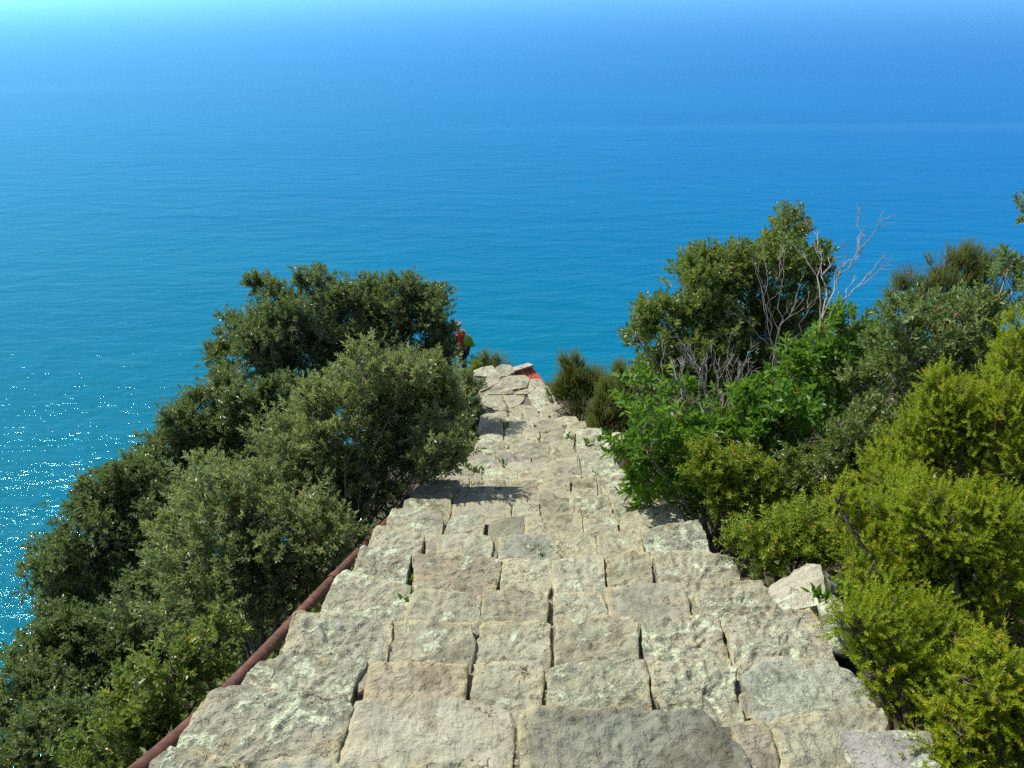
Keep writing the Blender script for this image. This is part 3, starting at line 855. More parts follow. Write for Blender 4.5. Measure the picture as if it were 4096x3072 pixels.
boulder("boulder", (b3.x, b3.y, b3.z - 0.12), (0.24, 0.3, 0.25), 9, (0.42, 0.38, 0.28), 0.6, "small rough rock poking out of the bush beside the lower steps")

def build_hut():
    u = Vector((0.8, 0.6, 0)); w = Vector((0.6, -0.8, 0)); up = Vector((0, 0, 1))
    end = at(531.5, 366.3, 22.0)                      # far end of the ridge
    Lr, S, pitch = 1.1, 1.1, 0.42
    root = empty("stone_hut", end - u * 0.55 - up * 2.8)
    tag(root, "small hut with a red-brown roof below the landing at the foot of the steps", "hut")
    def prism(name, pts, mat, thick):
        bm = bmesh.new()
        vs_ = [bm.verts.new(p) for p in pts] + [bm.verts.new(p - up * thick) for p in pts]
        k = len(pts)
        bm.faces.new(vs_[:k]); bm.faces.new(list(reversed(vs_[k:])))
        for i in range(k):
            j = (i + 1) % k
            bm.faces.new((vs_[j], vs_[i], vs_[k + i], vs_[k + j]))
        bmesh.ops.recalc_face_normals(bm, faces=bm.faces)
        me = bpy.data.meshes.new(name); bm.to_mesh(me); bm.free()
        return me
    a, b = end - u * Lr, end
    for s in (1, -1):
        d = w * s * S - up * pitch * S
        roof = link("roof", prism("roof", [a, b, b + d, a + d], M_ROOF, 0.05), M_ROOF, root)
        # standing seams of the roofing sheets
        it = []
        for k in range(1, 8):
            q = a.lerp(b, k / 8) + up * 0.012
            it.append(([q, q + d * 0.5, q + d], 0.013, 0.013))
        if s == 1: roof_red = roof
        link("roof_seam", tube_mesh("roof_seam", it, 5), M_ROOF, roof)
    # grey stone slabs capping the ridge
    t = 0.0
    hr = random.Random(4)
    while t < Lr - 0.1:
        ln = hr.uniform(0.35, 0.55)
        e = min(t + ln, Lr)
        p0, p1 = b - u * t, b - u * (e - 0.02)
        hw = 0.17
        pts = [p0 - w * hw - up * 0.02, p1 - w * hw - up * 0.02, p1 + w * hw * 0.6 + up * 0.03, p0 + w * hw * 0.6 + up * 0.03]
        o = link("ridge_slab", prism("ridge_slab", [p + up * (0.06 + hr.uniform(0, 0.02)) for p in pts], None, 0.06), M_STONE, root)
        o.color = (0.36, 0.33, 0.27, 0.4)
        t = e
    ins = 0.12
    c = [a + u * ins, b - u * ins]
    ww = w * (S - 0.15)
    top = -up * (pitch * (S - 0.15) + 0.06)
    walls = prism("wall", [c[0] + ww + top, c[1] + ww + top, c[1] - ww + top, c[0] - ww + top], M_WALL, 2.4)
    link("wall", walls, M_WALL, root)
    for q in c:
        me = bpy.data.meshes.new("gable")
        dq = u * 0.1
        tri = [q + ww + top, q - ww + top, q - up * 0.07]
        V = [p - dq * 0.5 for p in tri] + [p + dq * 0.5 for p in tri]
        me.from_pydata([tuple(p) for p in V], [], [(0, 1, 2), (5, 4, 3), (0, 3, 4, 1), (1, 4, 5, 2), (2, 5, 3, 0)])
        link("gable", me, M_WALL, root)
build_hut()

# ------------------------------------------------------------------ shrubs
def nrm(a): return a / (np.linalg.norm(a, axis=-1, keepdims=True) + 1e-9)

def leaf_arrays(P, A, N, Ln, Wd, hexa=True, fold=0.25, curl=0.12):
    n = len(P)
    S = np.cross(A, N)
    Ln, Wd = Ln[:, None], Wd[:, None]
    if hexa:
        v = np.stack([P,
                      P + A * Ln * 0.32 + S * Wd * 0.46 + N * Wd * fold,
                      P + A * Ln * 0.68 + S * Wd * 0.44 + N * Wd * fold * 0.8,
                      P + A * Ln - N * Ln * curl,
                      P + A * Ln * 0.68 - S * Wd * 0.44 + N * Wd * fold * 0.8,
                      P + A * Ln * 0.32 - S * Wd * 0.46 + N * Wd * fold], 1)
        o = (np.arange(n) * 6)[:, None]
        lp = np.concatenate([o + np.array([[0, 1, 2, 3]]), o + np.array([[0, 3, 4, 5]])], 1)
        return v.reshape(-1, 3), np.full(2 * n, 4), lp.ravel(), 2
    v = np.stack([P, P + A * Ln * 0.45 + S * Wd * 0.5, P + A * Ln - N * Ln * curl, P + A * Ln * 0.45 - S * Wd * 0.5], 1)
    o = (np.arange(n) * 4)[:, None]
    return v.reshape(-1, 3), np.full(n, 4), (o + np.array([[0, 1, 2, 3]])).ravel(), 1

def shoots_from_lobes(rng, lobes, n_total, upb, spread, shell=0.72, clusters=12, lean=(0, 0, 0)):
    """Twig positions gathered in clumps over the lobes of a crown. Returns bases, axes, lobe index, cluster centres."""
    w = np.array([l[1] ** 2 for l in lobes]); w = w / w.sum()
    B, A, K, CC = [], [], [], []
    for li, (c, r) in enumerate(lobes):
        m = max(8, int(n_total * w[li]))
        c = np.array(c)
        k = max(5, int(clusters))
        D = rng.normal(size=(k, 3)); D[:, 2] += 0.30; D = nrm(D)
        cr = r * shell * rng.uniform(0.52, 1.36, k)[:, None]
        cc = c + D * cr * np.array([1, 1, 0.9])
        csz = rng.uniform(0.6, 1.35, k)
        pick = rng.choice(k, m, p=csz / csz.sum())
        p = cc[pick] + rng.normal(0, 1, (m, 3)) * (r * 0.18 * csz[pick])[:, None]
        loose = rng.random(m) < 0.14
        dl = nrm(rng.normal(size=(m, 3)) + np.array([0, 0, 0.25]))
        p[loose] = (c + dl * r * rng.uniform(0.35, 1.02, (m, 1)))[loose]
        out = nrm(p - c)
        ax = nrm(out * 0.75 + np.array([0, 0, upb]) + np.array(lean) + rng.normal(0, spread, (m, 3)))
        B.append(p); A.append(ax); K.append(np.full(m, li)); CC.append(cc)
    return np.concatenate(B), np.concatenate(A), np.concatenate(K), CC

def leafy_shoots(rng, B, A, k, shoot, leaf, width, ang=(25, 75), vary=0.3):
    """k leaves spiralling along each shoot."""
    n = len(B)
    t = np.tile(np.linspace(0.12, 1.0, k), (n, 1)) + rng.normal(0, 0.03, (n, k))
    ref = np.where(np.abs(A[:, 2:3]) < 0.9, np.array([[0, 0, 1.0]]), np.array([[1.0, 0, 0]]))
    U = nrm(np.cross(A, ref)); Wv = np.cross(A, U)
    ph = (np.arange(k) * 2.39996)[None] + rng.uniform(0, 6.28, (n, 1)) + rng.normal(0, 0.25, (n, k))
    th = np.radians(ang[1] + (ang[0] - ang[1]) * t + rng.normal(0, 9, (n, k)))
    rad = U[:, None] * np.cos(ph)[..., None] + Wv[:, None] * np.sin(ph)[..., None]
    ax = A[:, None] * np.cos(th)[..., None] + rad * np.sin(th)[..., None]
    sl = shoot * rng.uniform(0.65, 1.3, (n, 1))
    P = B[:, None] + A[:, None] * (t * sl)[..., None]
    Nn = A[:, None] * np.sin(th)[..., None] - rad * np.cos(th)[..., None] + rng.normal(0, 0.22, (n, k, 3))
    ax = ax.reshape(-1, 3); Nn = Nn.reshape(-1, 3)
    Nn = nrm(Nn - ax * (Nn * ax).sum(-1, keepdims=True))
    sz = rng.uniform(1 - vary, 1 + vary, n * k) * (1.0 - 0.25 * (t.ravel() > 0.93))
    return P.reshape(-1, 3), nrm(ax), Nn, leaf * sz, width * sz, t.ravel(), sl.ravel()

LEAF = {}
LEAF['olive'] = leaf_material("olive_green_leaf", [(0.0, (0.066, 0.090, 0.028)), (0.5, (0.195, 0.235, 0.090)), (0.88, (0.36, 0.39, 0.19)), (1.0, (0.48, 0.40, 0.11))], 0.34, 0.65, 0.40, (0.42, 0.54, 0.10))
LEAF['dark'] = leaf_material("dark_glossy_leaf", [(0.0, (0.040, 0.064, 0.020)), (0.55, (0.115, 0.160, 0.056)), (0.92, (0.22, 0.27, 0.11)), (1.0, (0.34, 0.31, 0.08))], 0.34, 0.65, 0.38, (0.32, 0.46, 0.08))
LEAF['holm'] = leaf_material("holm_leaf", [(0.0, (0.052, 0.084, 0.016)), (0.5, (0.135, 0.190, 0.040)), (0.92, (0.25, 0.30, 0.085)), (1.0, (0.40, 0.34, 0.05))], 0.36, 0.6, 0.38, (0.36, 0.50, 0.05))
LEAF['arbutus'] = leaf_material("bright_glossy_leaf", [(0.0, (0.026, 0.080, 0.010)), (0.5, (0.075, 0.180, 0.018)), (0.94, (0.150, 0.28, 0.03)), (0.985, (0.26, 0.30, 0.04)), (1.0, (0.30, 0.09, 0.03))], 0.40, 0.5, 0.42, (0.36, 0.60, 0.03))
LEAF['sage'] = leaf_material("grey_green_leaf", [(0.0, (0.070, 0.115, 0.030)), (0.5, (0.155, 0.225, 0.062)), (0.985, (0.28, 0.34, 0.12)), (1.0, (0.24, 0.07, 0.05))], 0.5, 0.4, 0.28, (0.36, 0.48, 0.06))
LEAF['heath'] = leaf_material("heath_needle", [(0.0, (0.075, 0.125, 0.004)), (0.45, (0.195, 0.275, 0.006)), (0.9, (0.36, 0.40, 0.012)), (1.0, (0.50, 0.28, 0.03))], 0.55, 0.35, 0.45, (0.52, 0.62, 0.01))
LEAF['heath_dull'] = leaf_material("dull_heath_needle", [(0.0, (0.055, 0.078, 0.014)), (0.5, (0.125, 0.160, 0.028)), (1.0, (0.23, 0.235, 0.06))], 0.6, 0.3, 0.35, (0.32, 0.38, 0.03))
LEAF['lentisk'] = leaf_material("lentisk_leaflet", [(0.0, (0.075, 0.130, 0.012)), (0.55, (0.190, 0.275, 0.022)), (0.92, (0.31, 0.36, 0.035)), (1.0, (0.46, 0.22, 0.02))], 0.42, 0.5, 0.42, (0.46, 0.58, 0.02))
LEAF['weed'] = leaf_material("fresh_weed_leaf", [(0.0, (0.06, 0.15, 0.012)), (1.0, (0.16, 0.30, 0.03))], 0.5, 0.4, 0.3, (0.3, 0.5, 0.03))

KIND = {  # leaf length, width, leaves per shoot, shoot length, hexagonal outline, up-bias, spread, angles
    'olive':  (0.046, 0.0145, 14, 0.12, True, 0.45, 0.35, (20, 72)),
    'dark':   (0.045, 0.0175, 13, 0.10, True, 0.35, 0.40, (25, 80)),
    'holm':   (0.058, 0.024, 13, 0.14, True, 0.55, 0.35, (22, 75)),
    'arbutus': (0.085, 0.033, 11, 0.13, True, 0.55, 0.35, (30, 82)),
    'sage':   (0.062, 0.024, 12, 0.14, True, 0.6, 0.35, (20, 65)),
    'heath':  (0.0135, 0.0048, 44, 0.085, False, 0.8, 0.5, (35, 70)),
    'heath_dull': (0.030, 0.0085, 40, 0.30, False, 1.3, 0.22, (25, 50)),
    'lentisk': (0.042, 0.013, 16, 0.14, True, 0.5, 0.4, (45, 78)),
}

def shrub(name, label, cat, kind, lobes_px, D, base, lai=2.6, seed=1, group=None, clusters=12, stems=5, bark=None,
          lean=(0, 0, 0), dz=0.0, scale=1.0, twig=0.30, bare=0.0, tint_shift=0.0, ddepth=0.0, stem_r=0.022):
    """A shrub with its own lobed crown and branching stems. lobes_px: picture x, y, radius in pixels (depth varies a little)."""
    rng = np.random.default_rng(seed)
    lobes = []
    for lx, ly, lr in lobes_px:
        d = D + rng.uniform(-1, 1) * ddepth - (ly - lobes_px[0][1]) / 100.0 * dz
        lobes.append((at(lx, ly, d), 1.12 * lr * d / F_PX))
    bx, by, bd = base
    bp = at(bx, by, bd)
    gz = float(ground(bp.x, bp.y))
    bp = Vector((bp.x, bp.y, gz - 0.05))
    root = empty(name, bp)
    tag(root, label, cat, group)
    L, Wd, k, sh, hexa, upb, spread, ang = KIND[kind]
    L *= scale; Wd *= scale; sh *= scale
    area = sum(4 * math.pi * r * r for _, r in lobes)
    n_leaf = lai * area / (L * Wd * 0.62) * 0.5
    n_sh = int(n_leaf / k)
    B, A, K, CC = shoots_from_lobes(rng, lobes, n_sh, upb, spread, clusters=clusters, lean=lean)
    P, X, N, Ls, Ws, t, sl = leafy_shoots(rng, B, A, k, sh, L, Wd, ang)
    V, fn, lp, per = leaf_arrays(P, X, N, Ls, Ws, hexa, curl=0.10)
    tint = np.clip(rng.beta(2.2, 2.4, len(P)) + tint_shift + np.repeat(rng.normal(0, 0.12, len(B)), k) + (0.16 * (t - 0.5) if 'heath' in kind else 0), 0, 1)
    crown = link("crown", raw_mesh("crown", V, fn, lp, tint=np.repeat(tint, per)), LEAF[kind], root)
    # stems, limbs to every lobe, sprays to every clump, twigs to some shoots
    items = []
    b0 = np.array(bp)
    starts = [b0 + np.array([rng.normal(0, 0.06), rng.normal(0, 0.06), 0]) for _ in range(stems)]
    for li, (c, r) in enumerate(lobes):
        c = np.array(c)
        s = starts[li % stems]
        low = c - np.array([0, 0, r * 0.35])
        h = np.linalg.norm(low - s)
        mid = s + (low - s) * 0.5 + np.array([0, 0, 0.12 * h]) + rng.normal(0, 0.05 * h, 3)
        T = np.linspace(0, 1, 9)[:, None]
        P2 = (1 - T) ** 2 * s + 2 * T * (1 - T) * mid + T ** 2 * low
        P2[1:-1] += rng.normal(0, 0.012 * h, (7, 3))
        rr = stem_r * (0.7 + 0.5 * min(r, 0.8))
        items.append((P2, rr, rr * 0.45))
        for cc in CC[li]:
            items.append((wiggly(low, cc, 5, 0.05 * r, rng), rr * 0.42, rr * 0.14))
    allc = np.concatenate(CC)
    cl = np.concatenate([np.full(len(c_), i) for i, c_ in enumerate(CC)])
    m = int(len(B) * twig)
    idx = rng.choice(len(B), min(m, 1500), replace=False)
    tw = max(0.0022, D * 0.00036)
    for i in idx:
        cand = CC[K[i]]
        j = np.argmin(((cand - B[i]) ** 2).sum(1))
        items.append((wiggly(cand[j], B[i] + A[i] * sh * 0.4, 4, 0.012, rng), tw * 1.5, tw * 0.7))
    if bare:
        nb = int(bare)
        for _ in range(nb):
            i = rng.integers(len(B))
            c, r = lobes[K[i]]
            o_ = nrm(B[i] - np.array(c))
            e = B[i] + o_ * r * rng.uniform(0.1, 0.4) + np.array([0, 0, r * 0.2])
            items.append((wiggly(np.array(c), e, 6, 0.06 * r, rng), tw * 2.2, tw * 0.8))
    link("branch", tube_mesh("branch", items, 5), bark or M_BARK, root)
    return root

GL = "evergreen shrubs on the steep slope beside the steps"
GH = "tree heath bushes along the steps"
shrub("evergreen_shrub", "dark evergreen bush that half hides the person in red", "shrub", 'dark',
      [(396, 318, 34), (355, 322, 34), (420, 322, 26), (372, 372, 44), (412, 372, 34), (380, 296, 18), (408, 290, 16), (340, 345, 30), (440, 302, 12), (436, 345, 14), (434, 318, 14), (440, 334, 13), (440, 352, 13)],
      13.6, (400, 440, 13.8), 2.7, 21, GL, bark=M_BARK, scale=1.25, bare=30, ddepth=0.5)
shrub("evergreen_shrub", "open-topped dark bush with clumps of leaves standing out against the sea", "shrub", 'dark',
      [(262, 338, 26), (300, 330, 34), (312, 288, 15), (262, 288, 12), (286, 305, 20), (328, 310, 24), (236, 330, 18), (222, 354, 16), (255, 365, 34), (300, 375, 38), (340, 300, 14), (320, 275, 8), (252, 284, 8)],
      13.0, (290, 450, 13.3), 2.5, 22, GL, bark=M_BARK, scale=1.2, bare=40, ddepth=0.6, clusters=10)
shrub("evergreen_shrub", "rounded dark bush at the sea edge between the open-topped bush and the glittering water", "shrub", 'dark',
      [(205, 415, 28), (232, 432, 32), (262, 415, 32), (180, 424, 16), (200, 462, 40), (250, 462, 42), (165, 470, 22), (275, 450, 30), (215, 398, 12), (185, 440, 22), (225, 385, 14), (150, 470, 18), (288, 400, 26), (302, 432, 26), (230, 480, 28)],
      11.0, (215, 520, 11.3), 2.7, 23, GL, bark=M_BARK, scale=1.1, bare=14, ddepth=0.5)
shrub("evergreen_shrub", "pale olive leaved small tree with grey stems leaning over the pipe", "tree", 'olive',
      [(335, 425, 42), (375, 398, 36), (412, 405, 34), (440, 400, 26), (300, 452, 38), (348, 478, 44), (405, 440, 40), (445, 440, 24), (425, 455, 22), (362, 486, 24), (452, 415, 18), (440, 368, 11), (430, 380, 16), (365, 372, 20), (322, 500, 36), (285, 492, 30), (408, 375, 16), (340, 528, 18), (318, 540, 18), (456, 460, 9)],
      7.9, (322, 575, 7.9), 2.6, 24, GL, bark=M_BARK, scale=1.1, bare=110, ddepth=0.5, clusters=16, stems=4, stem_r=0.018)
shrub("evergreen_shrub", "olive leaved shrub crowding the upper part of the rusty pipe", "shrub", 'olive',
      [(232, 520, 40), (205, 560, 34), (262, 548, 40), (292, 522, 30), (232, 595, 40), (282, 585, 28), (205, 618, 28), (195, 520, 22), (315, 545, 20), (340, 530, 18), (250, 490, 24), (255, 625, 26), (298, 580, 22), (232, 640, 20), (325, 560, 16), (205, 490, 26), (175, 545, 24), (182, 600, 26)],
      6.1, (262, 660, 6.0), 2.3, 25, GL, bark=M_BARK, scale=0.95, bare=70, ddepth=0.35, clusters=14)
shrub("evergreen_shrub", "dark ragged bush reaching out over the sparkling sea", "shrub", 'dark',
      [(108, 500, 28), (60, 562, 26), (95, 540, 32), (135, 520, 36), (88, 590, 38), (140, 572, 44), (45, 552, 12), (38, 575, 12), (60, 600, 22), (120, 478, 14), (172, 548, 34), (98, 486, 12), (160, 500, 30), (135, 480, 22), (170, 520, 26), (188, 560, 28), (150, 600, 26)],
      8.8, (120, 690, 8.8), 2.6, 26, GL, bark=M_BARK_DARK, scale=1.05, bare=20, ddepth=0.5)
shrub("evergreen_shrub", "shaded dark shrub at the foot of the pale olive bush", "shrub", 'dark',
      [(118, 640, 42), (70, 650, 36), (160, 610, 38), (40, 668, 26), (150, 655, 38), (95, 690, 40), (30, 648, 12), (180, 580, 26), (140, 700, 34), (192, 628, 28), (60, 625, 20), (205, 655, 20)],
      7.6, (110, 760, 7.6), 2.6, 27, GL, bark=M_BARK_DARK, scale=1.0, ddepth=0.4)
shrub("evergreen_shrub", "low dark green bush in the bottom corner above the glitter", "shrub", 'dark',
      [(22, 690, 26), (48, 700, 30), (10, 720, 30), (50, 740, 38), (12, 765, 34), (85, 735, 28), (90, 770, 34)],
      6.6, (40, 830, 6.6), 2.5, 28, GL, bark=M_BARK_DARK, scale=0.85, ddepth=0.3, tint_shift=0.10)
shrub("evergreen_shrub", "mixed green and yellow leaved shrub next to the lower end of the pipe", "shrub", 'holm',
      [(170, 672, 24), (200, 650, 22), (140, 700, 30), (175, 705, 24), (120, 740, 36), (160, 745, 26), (205, 678, 14), (100, 775, 34), (140, 775, 24), (215, 640, 18)],
      4.7, (140, 800, 4.6), 2.3, 29, GL, bark=M_BARK_DARK, scale=0.75, bare=12, ddepth=0.2, tint_shift=0.14)

shrub("evergreen_shrub", "low dark bush in the gap between the landing and the walker", "shrub", 'dark',
      [(460, 384, 11), (468, 398, 11), (472, 414, 10), (464, 424, 12), (475, 388, 6), (455, 405, 14)],
      16.0, (462, 440, 16.2), 2.6, 30, GL, bark=M_BARK, scale=1.2, clusters=9)

# --- the other side of the steps
shrub("holm_oak", "tall evergreen small tree rising above the dead branches on the seaward side", "tree", 'holm',
      [(785, 240, 20), (768, 268, 24), (802, 275, 22), (724, 272, 20), (752, 298, 34), (700, 292, 28), (672, 325, 26), (712, 335, 38), (762, 335, 36), (800, 318, 22), (648, 312, 10), (640, 338, 12), (668, 362, 26), (655, 385, 18), (710, 378, 34), (780, 365, 24), (700, 262, 12), (788, 220, 9), (738, 266, 18), (812, 258, 12), (690, 275, 16)],
      9.6, (740, 450, 9.6), 3.2, 31, bark=M_BARK, scale=1.0, bare=10, ddepth=0.4, clusters=18, stems=4)
shrub("strawberry_tree", "bright green broad-leaved bush hanging over the edge of the steps", "shrub", 'arbutus',
      [(646, 440, 24), (642, 465, 20), (662, 478, 30), (690, 448, 28), (720, 462, 34), (655, 420, 18), (680, 400, 16), (760, 455, 36), (700, 490, 26), (745, 418, 26), (790, 430, 30), (640, 390, 12), (720, 500, 22), (650, 496, 14), (742, 458, 30), (778, 412, 26), (802, 458, 24)],
      6.6, (720, 560, 6.6), 2.2, 32, bark=M_BARK, scale=1.0, ddepth=0.5, clusters=12)
shrub("strawberry_tree", "bright green broad-leaved bush at the base of the bare white branches", "shrub", 'arbutus',
      [(852, 328, 18), (828, 345, 22), (862, 350, 16), (800, 370, 22), (840, 378, 26), (810, 400, 24), (850, 405, 24), (780, 395, 20)],
      7.8, (830, 460, 7.8), 2.0, 33, bark=M_BARK, scale=0.95, ddepth=0.3, clusters=12)
shrub("cistus_bush", "grey-green leaved bush with reddish buds behind the big yellow-green heath", "shrub", 'sage',
      [(905, 320, 20), (936, 318, 24), (920, 352, 34), (965, 330, 26), (960, 370, 34), (890, 352, 20), (1000, 320, 26), (1016, 280, 16), (1012, 258, 8), (1000, 360, 30), (880, 395, 28), (925, 395, 30), (885, 430, 26)],
      6.6, (930, 480, 6.6), 2.1, 34, bark=M_BARK, scale=0.95, bare=14, ddepth=0.35)
shrub("cistus_bush", "grey leaved branch tip poking in at the edge high above the sea", "shrub", 'sage',
      [(1029, 212, 9), (1052, 228, 14), (1062, 262, 18), (1046, 300, 16), (1044, 280, 14)],
      5.6, (1100, 430, 5.6), 2.2, 35, bark=M_BARK, scale=0.8)
shrub("tree_heath", "feathery olive heath standing behind the grey-green bush against the sea", "shrub", 'heath_dull',
      [(905, 285, 9), (925, 300, 14), (942, 268, 12), (958, 262, 12), (975, 272, 14), (955, 290, 22), (985, 285, 16), (900, 300, 12), (870, 330, 12), (862, 345, 10)],
      8.8, (940, 400, 8.8), 2.6, 36, GH, bark=M_BARK, scale=0.55, clusters=9)
shrub("broom_scrub", "shaded small-leaved scrub under the broad-leaved bush, full of bare twigs", "shrub", 'holm',
      [(850, 445, 26), (820, 470, 26), (865, 480, 28), (835, 505, 24), (870, 450, 20), (795, 480, 20)],
      5.9, (840, 560, 5.8), 1.7, 37, bark=M_DEAD, scale=0.62, bare=50, tint_shift=-0.08)
shrub("lentisk_bush", "reddish tinged low bush with narrow leaflets at the edge of the middle steps", "shrub", 'lentisk',
      [(712, 470, 22), (738, 480, 26), (745, 505, 24), (770, 490, 24), (720, 498, 16), (775, 520, 22), (700, 455, 12), (802, 498, 24), (830, 512, 22)],
      6.0, (750, 560, 5.9), 2.2, 38, bark=M_BARK_DARK, scale=0.80, tint_shift=0.06)
shrub("lentisk_bush", "low green bush with narrow leaflets above the angular boulder", "shrub", 'lentisk',
      [(760, 545, 20), (785, 535, 24), (800, 555, 22), (815, 530, 24), (740, 538, 10), (830, 545, 20), (770, 562, 12)],
      4.9, (800, 610, 4.8), 2.2, 39, bark=M_BARK_DARK, scale=0.72, tint_shift=0.0)
shrub("tree_heath", "dark olive heath beside the foot of the steps, next to the landing", "shrub", 'heath_dull',
      [(572, 368, 10), (582, 380, 14), (566, 388, 14), (585, 402, 16), (600, 385, 12), (556, 398, 8)],
      15.2, (580, 425, 15.2), 4.0, 40, GH, bark=M_BARK_DARK, scale=0.72, clusters=10)
shrub("tree_heath", "dull olive heath between the dark heath by the landing and the bright broad-leaved bush", "shrub", 'heath_dull',
      [(622, 382, 12), (640, 386, 12), (612, 398, 14), (632, 402, 16), (605, 415, 14), (625, 422, 16), (645, 410, 12), (655, 392, 10), (600, 430, 10), (650, 430, 14)],
      14.2, (620, 440, 14.2), 4.0, 41, GH, bark=M_BARK_DARK, scale=0.72, clusters=10, tint_shift=0.06)
shrub("tree_heath", "yellow-green heath on the upper part of the bank below the grey-green bush", "shrub", 'heath',
      [(930, 425, 30), (962, 412, 28), (990, 400, 26), (1015, 370, 28), (1010, 420, 34), (905, 455, 28), (945, 460, 34), (985, 455, 36), (1020, 470, 34), (1024, 340, 20), (900, 490, 26), (880, 478, 20), (940, 385, 16)],
      4.7, (960, 540, 4.7), 2.8, 42, GH, bark=M_BARK_DARK, scale=1.15, clusters=16, ddepth=0.25, bare=12, stems=6)
shrub("tree_heath", "large yellow-green heath spreading over the edge of the steps above the white rock", "shrub", 'heath',
      [(905, 520, 34), (945, 520, 36), (990, 520, 38), (880, 545, 28), (930, 560, 40), (980, 570, 42), (1020, 560, 36), (870, 580, 24), (905, 595, 34), (960, 610, 36), (1010, 610, 38), (850, 520, 18), (838, 500, 12)],
      3.7, (965, 690, 3.5), 2.7, 43, GH, bark=M_BARK_DARK, scale=1.05, clusters=16, ddepth=0.2, bare=14, stems=6)
shrub("tree_heath", "bushy heath with forked brown stems leaning onto the slate block", "shrub", 'heath',
      [(862, 628, 20), (880, 640, 26), (905, 650, 28), (850, 618, 16), (885, 675, 26), (925, 670, 28), (905, 700, 26), (868, 655, 16), (945, 645, 24), (890, 610, 20), (930, 620, 22)],
      2.95, (948, 730, 2.75), 2.3, 44, GH, bark=M_BARK_DARK, scale=0.95, clusters=14, ddepth=0.12, bare=10, stems=4, stem_r=0.016)
shrub("tree_heath", "orange tipped heath filling the bottom corner beside the tan block", "shrub", 'heath',
      [(985, 690, 34), (1015, 670, 30), (955, 715, 26), (1000, 735, 38), (960, 752, 28), (1024, 750, 34), (1020, 710, 28), (985, 775, 30), (940, 770, 20)],
      2.5, (990, 820, 2.3), 2.3, 45, GH, bark=M_BARK_DARK, scale=0.95, clusters=14, ddepth=0.1, bare=8, stems=4, tint_shift=0.06, stem_r=0.014)

# --- dead branches
def dead_branches(name, label, base, tips, D, seed, r0=0.014, forks=3):
    rng = np.random.default_rng(seed)
    bp = at(*base)
    root = empty(name, bp)
    tag(root, label, "dead branches")
    items = []
    for tx, ty, td in tips:
        s, e = np.array(bp) + rng.normal(0, 0.03, 3), np.array(at(tx, ty, td))
        P = wiggly(s, e, 9, 0.035, rng, 0.02)
        items.append((P, r0, r0 * 0.35))
        def fork(P, r, lev):
            for _ in range(forks):
                i = rng.integers(len(P) // 2, len(P) - 1)
                d = nrm(P[-1] - P[0])
                q = nrm(d + rng.normal(0, 0.45, 3) + np.array([0, 0, 0.25]))
                ln = np.linalg.norm(P[-1] - P[0]) * rng.uniform(0.22, 0.42)
                Q = wiggly(P[i], P[i] + q * ln, 6, 0.02 * ln * 2, rng, 0.03 * ln)
                items.append((Q, r * 0.55, r * 0.18))
                if lev > 0: fork(Q, r * 0.6, lev - 1)
        fork(P, r0, 1)
    link("branch", tube_mesh("branch", items, 6), M_DEAD, root)

dead_branches("dead_branch", "bare bleached branch forking up against the blue sea", (818, 335, 7.9), [(866, 226, 7.9), (845, 262, 7.7), (872, 272, 8.1), (818, 240, 8.0), (828, 258, 8.2)], 7.9, 51, 0.0090, 3)
dead_branches("dead_branch", "thin grey dead twigs in front of the tall evergreen tree", (775, 365, 8.6), [(785, 250, 8.4), (765, 285, 8.3), (740, 305, 8.4), (800, 285, 8.5), (755, 262, 8.5), (788, 300, 8.3), (812, 300, 8.4)], 8.6, 52, 0.0045, 3)
dead_branches("dead_branch", "tangle of dead grey sticks on top of the bright broad-leaved bush", (725, 455, 7.0), [(690, 358, 6.9), (705, 380, 6.6), (668, 372, 6.8), (728, 352, 6.9), (752, 372, 6.7), (655, 376, 7.0), (775, 385, 6.8), (700, 366, 6.5), (716, 370, 6.8), (740, 362, 6.8)], 6.9, 53, 0.0065, 5)

# --- small plants in the joints and by the landing
def weed(px, py, d, hgt, n, label, seed, kind='weed', name="weed"):
    rng = np.random.default_rng(seed)
    p = np.array(at(px, py, d))
    m = n
    A = nrm(np.stack([rng.normal(0, 0.7, m), rng.normal(0, 0.7, m), np.ones(m)], 1))
    B = p + rng.normal(0, hgt * 0.25, (m, 3)) * np.array([1, 1, 0.1])
    N = nrm(np.cross(A, rng.normal(size=(m, 3))))
    Ls = hgt * rng.uniform(0.5, 1.1, m)
    V, fn, lp, per = leaf_arrays(B, A, N, Ls, Ls * 0.28, True, 0.15, 0.25)
    root = empty(name, p)
    tag(root, label, "weed", "small plants growing in the joints of the steps")
    link("leaf_tuft", raw_mesh("leaf_tuft", V, fn, lp, tint=np.repeat(rng.random(m), per)), LEAF[kind], root)
    st = [(wiggly(p - np.array([0, 0, 0.03]), B[i] + A[i] * Ls[i] * 0.3, 4, 0.003, rng), 0.0016, 0.0008) for i in range(min(m, 10))]
    link("stem", tube_mesh("stem", st, 4), M_BARK_DARK, root)

def on_step(px, py, row, dz=0.0):
    p = on_level(px, py, ROW_P[row].z + dz)
    return (px, py, p.y * CP + (CAM_Z - p.z) * SP)

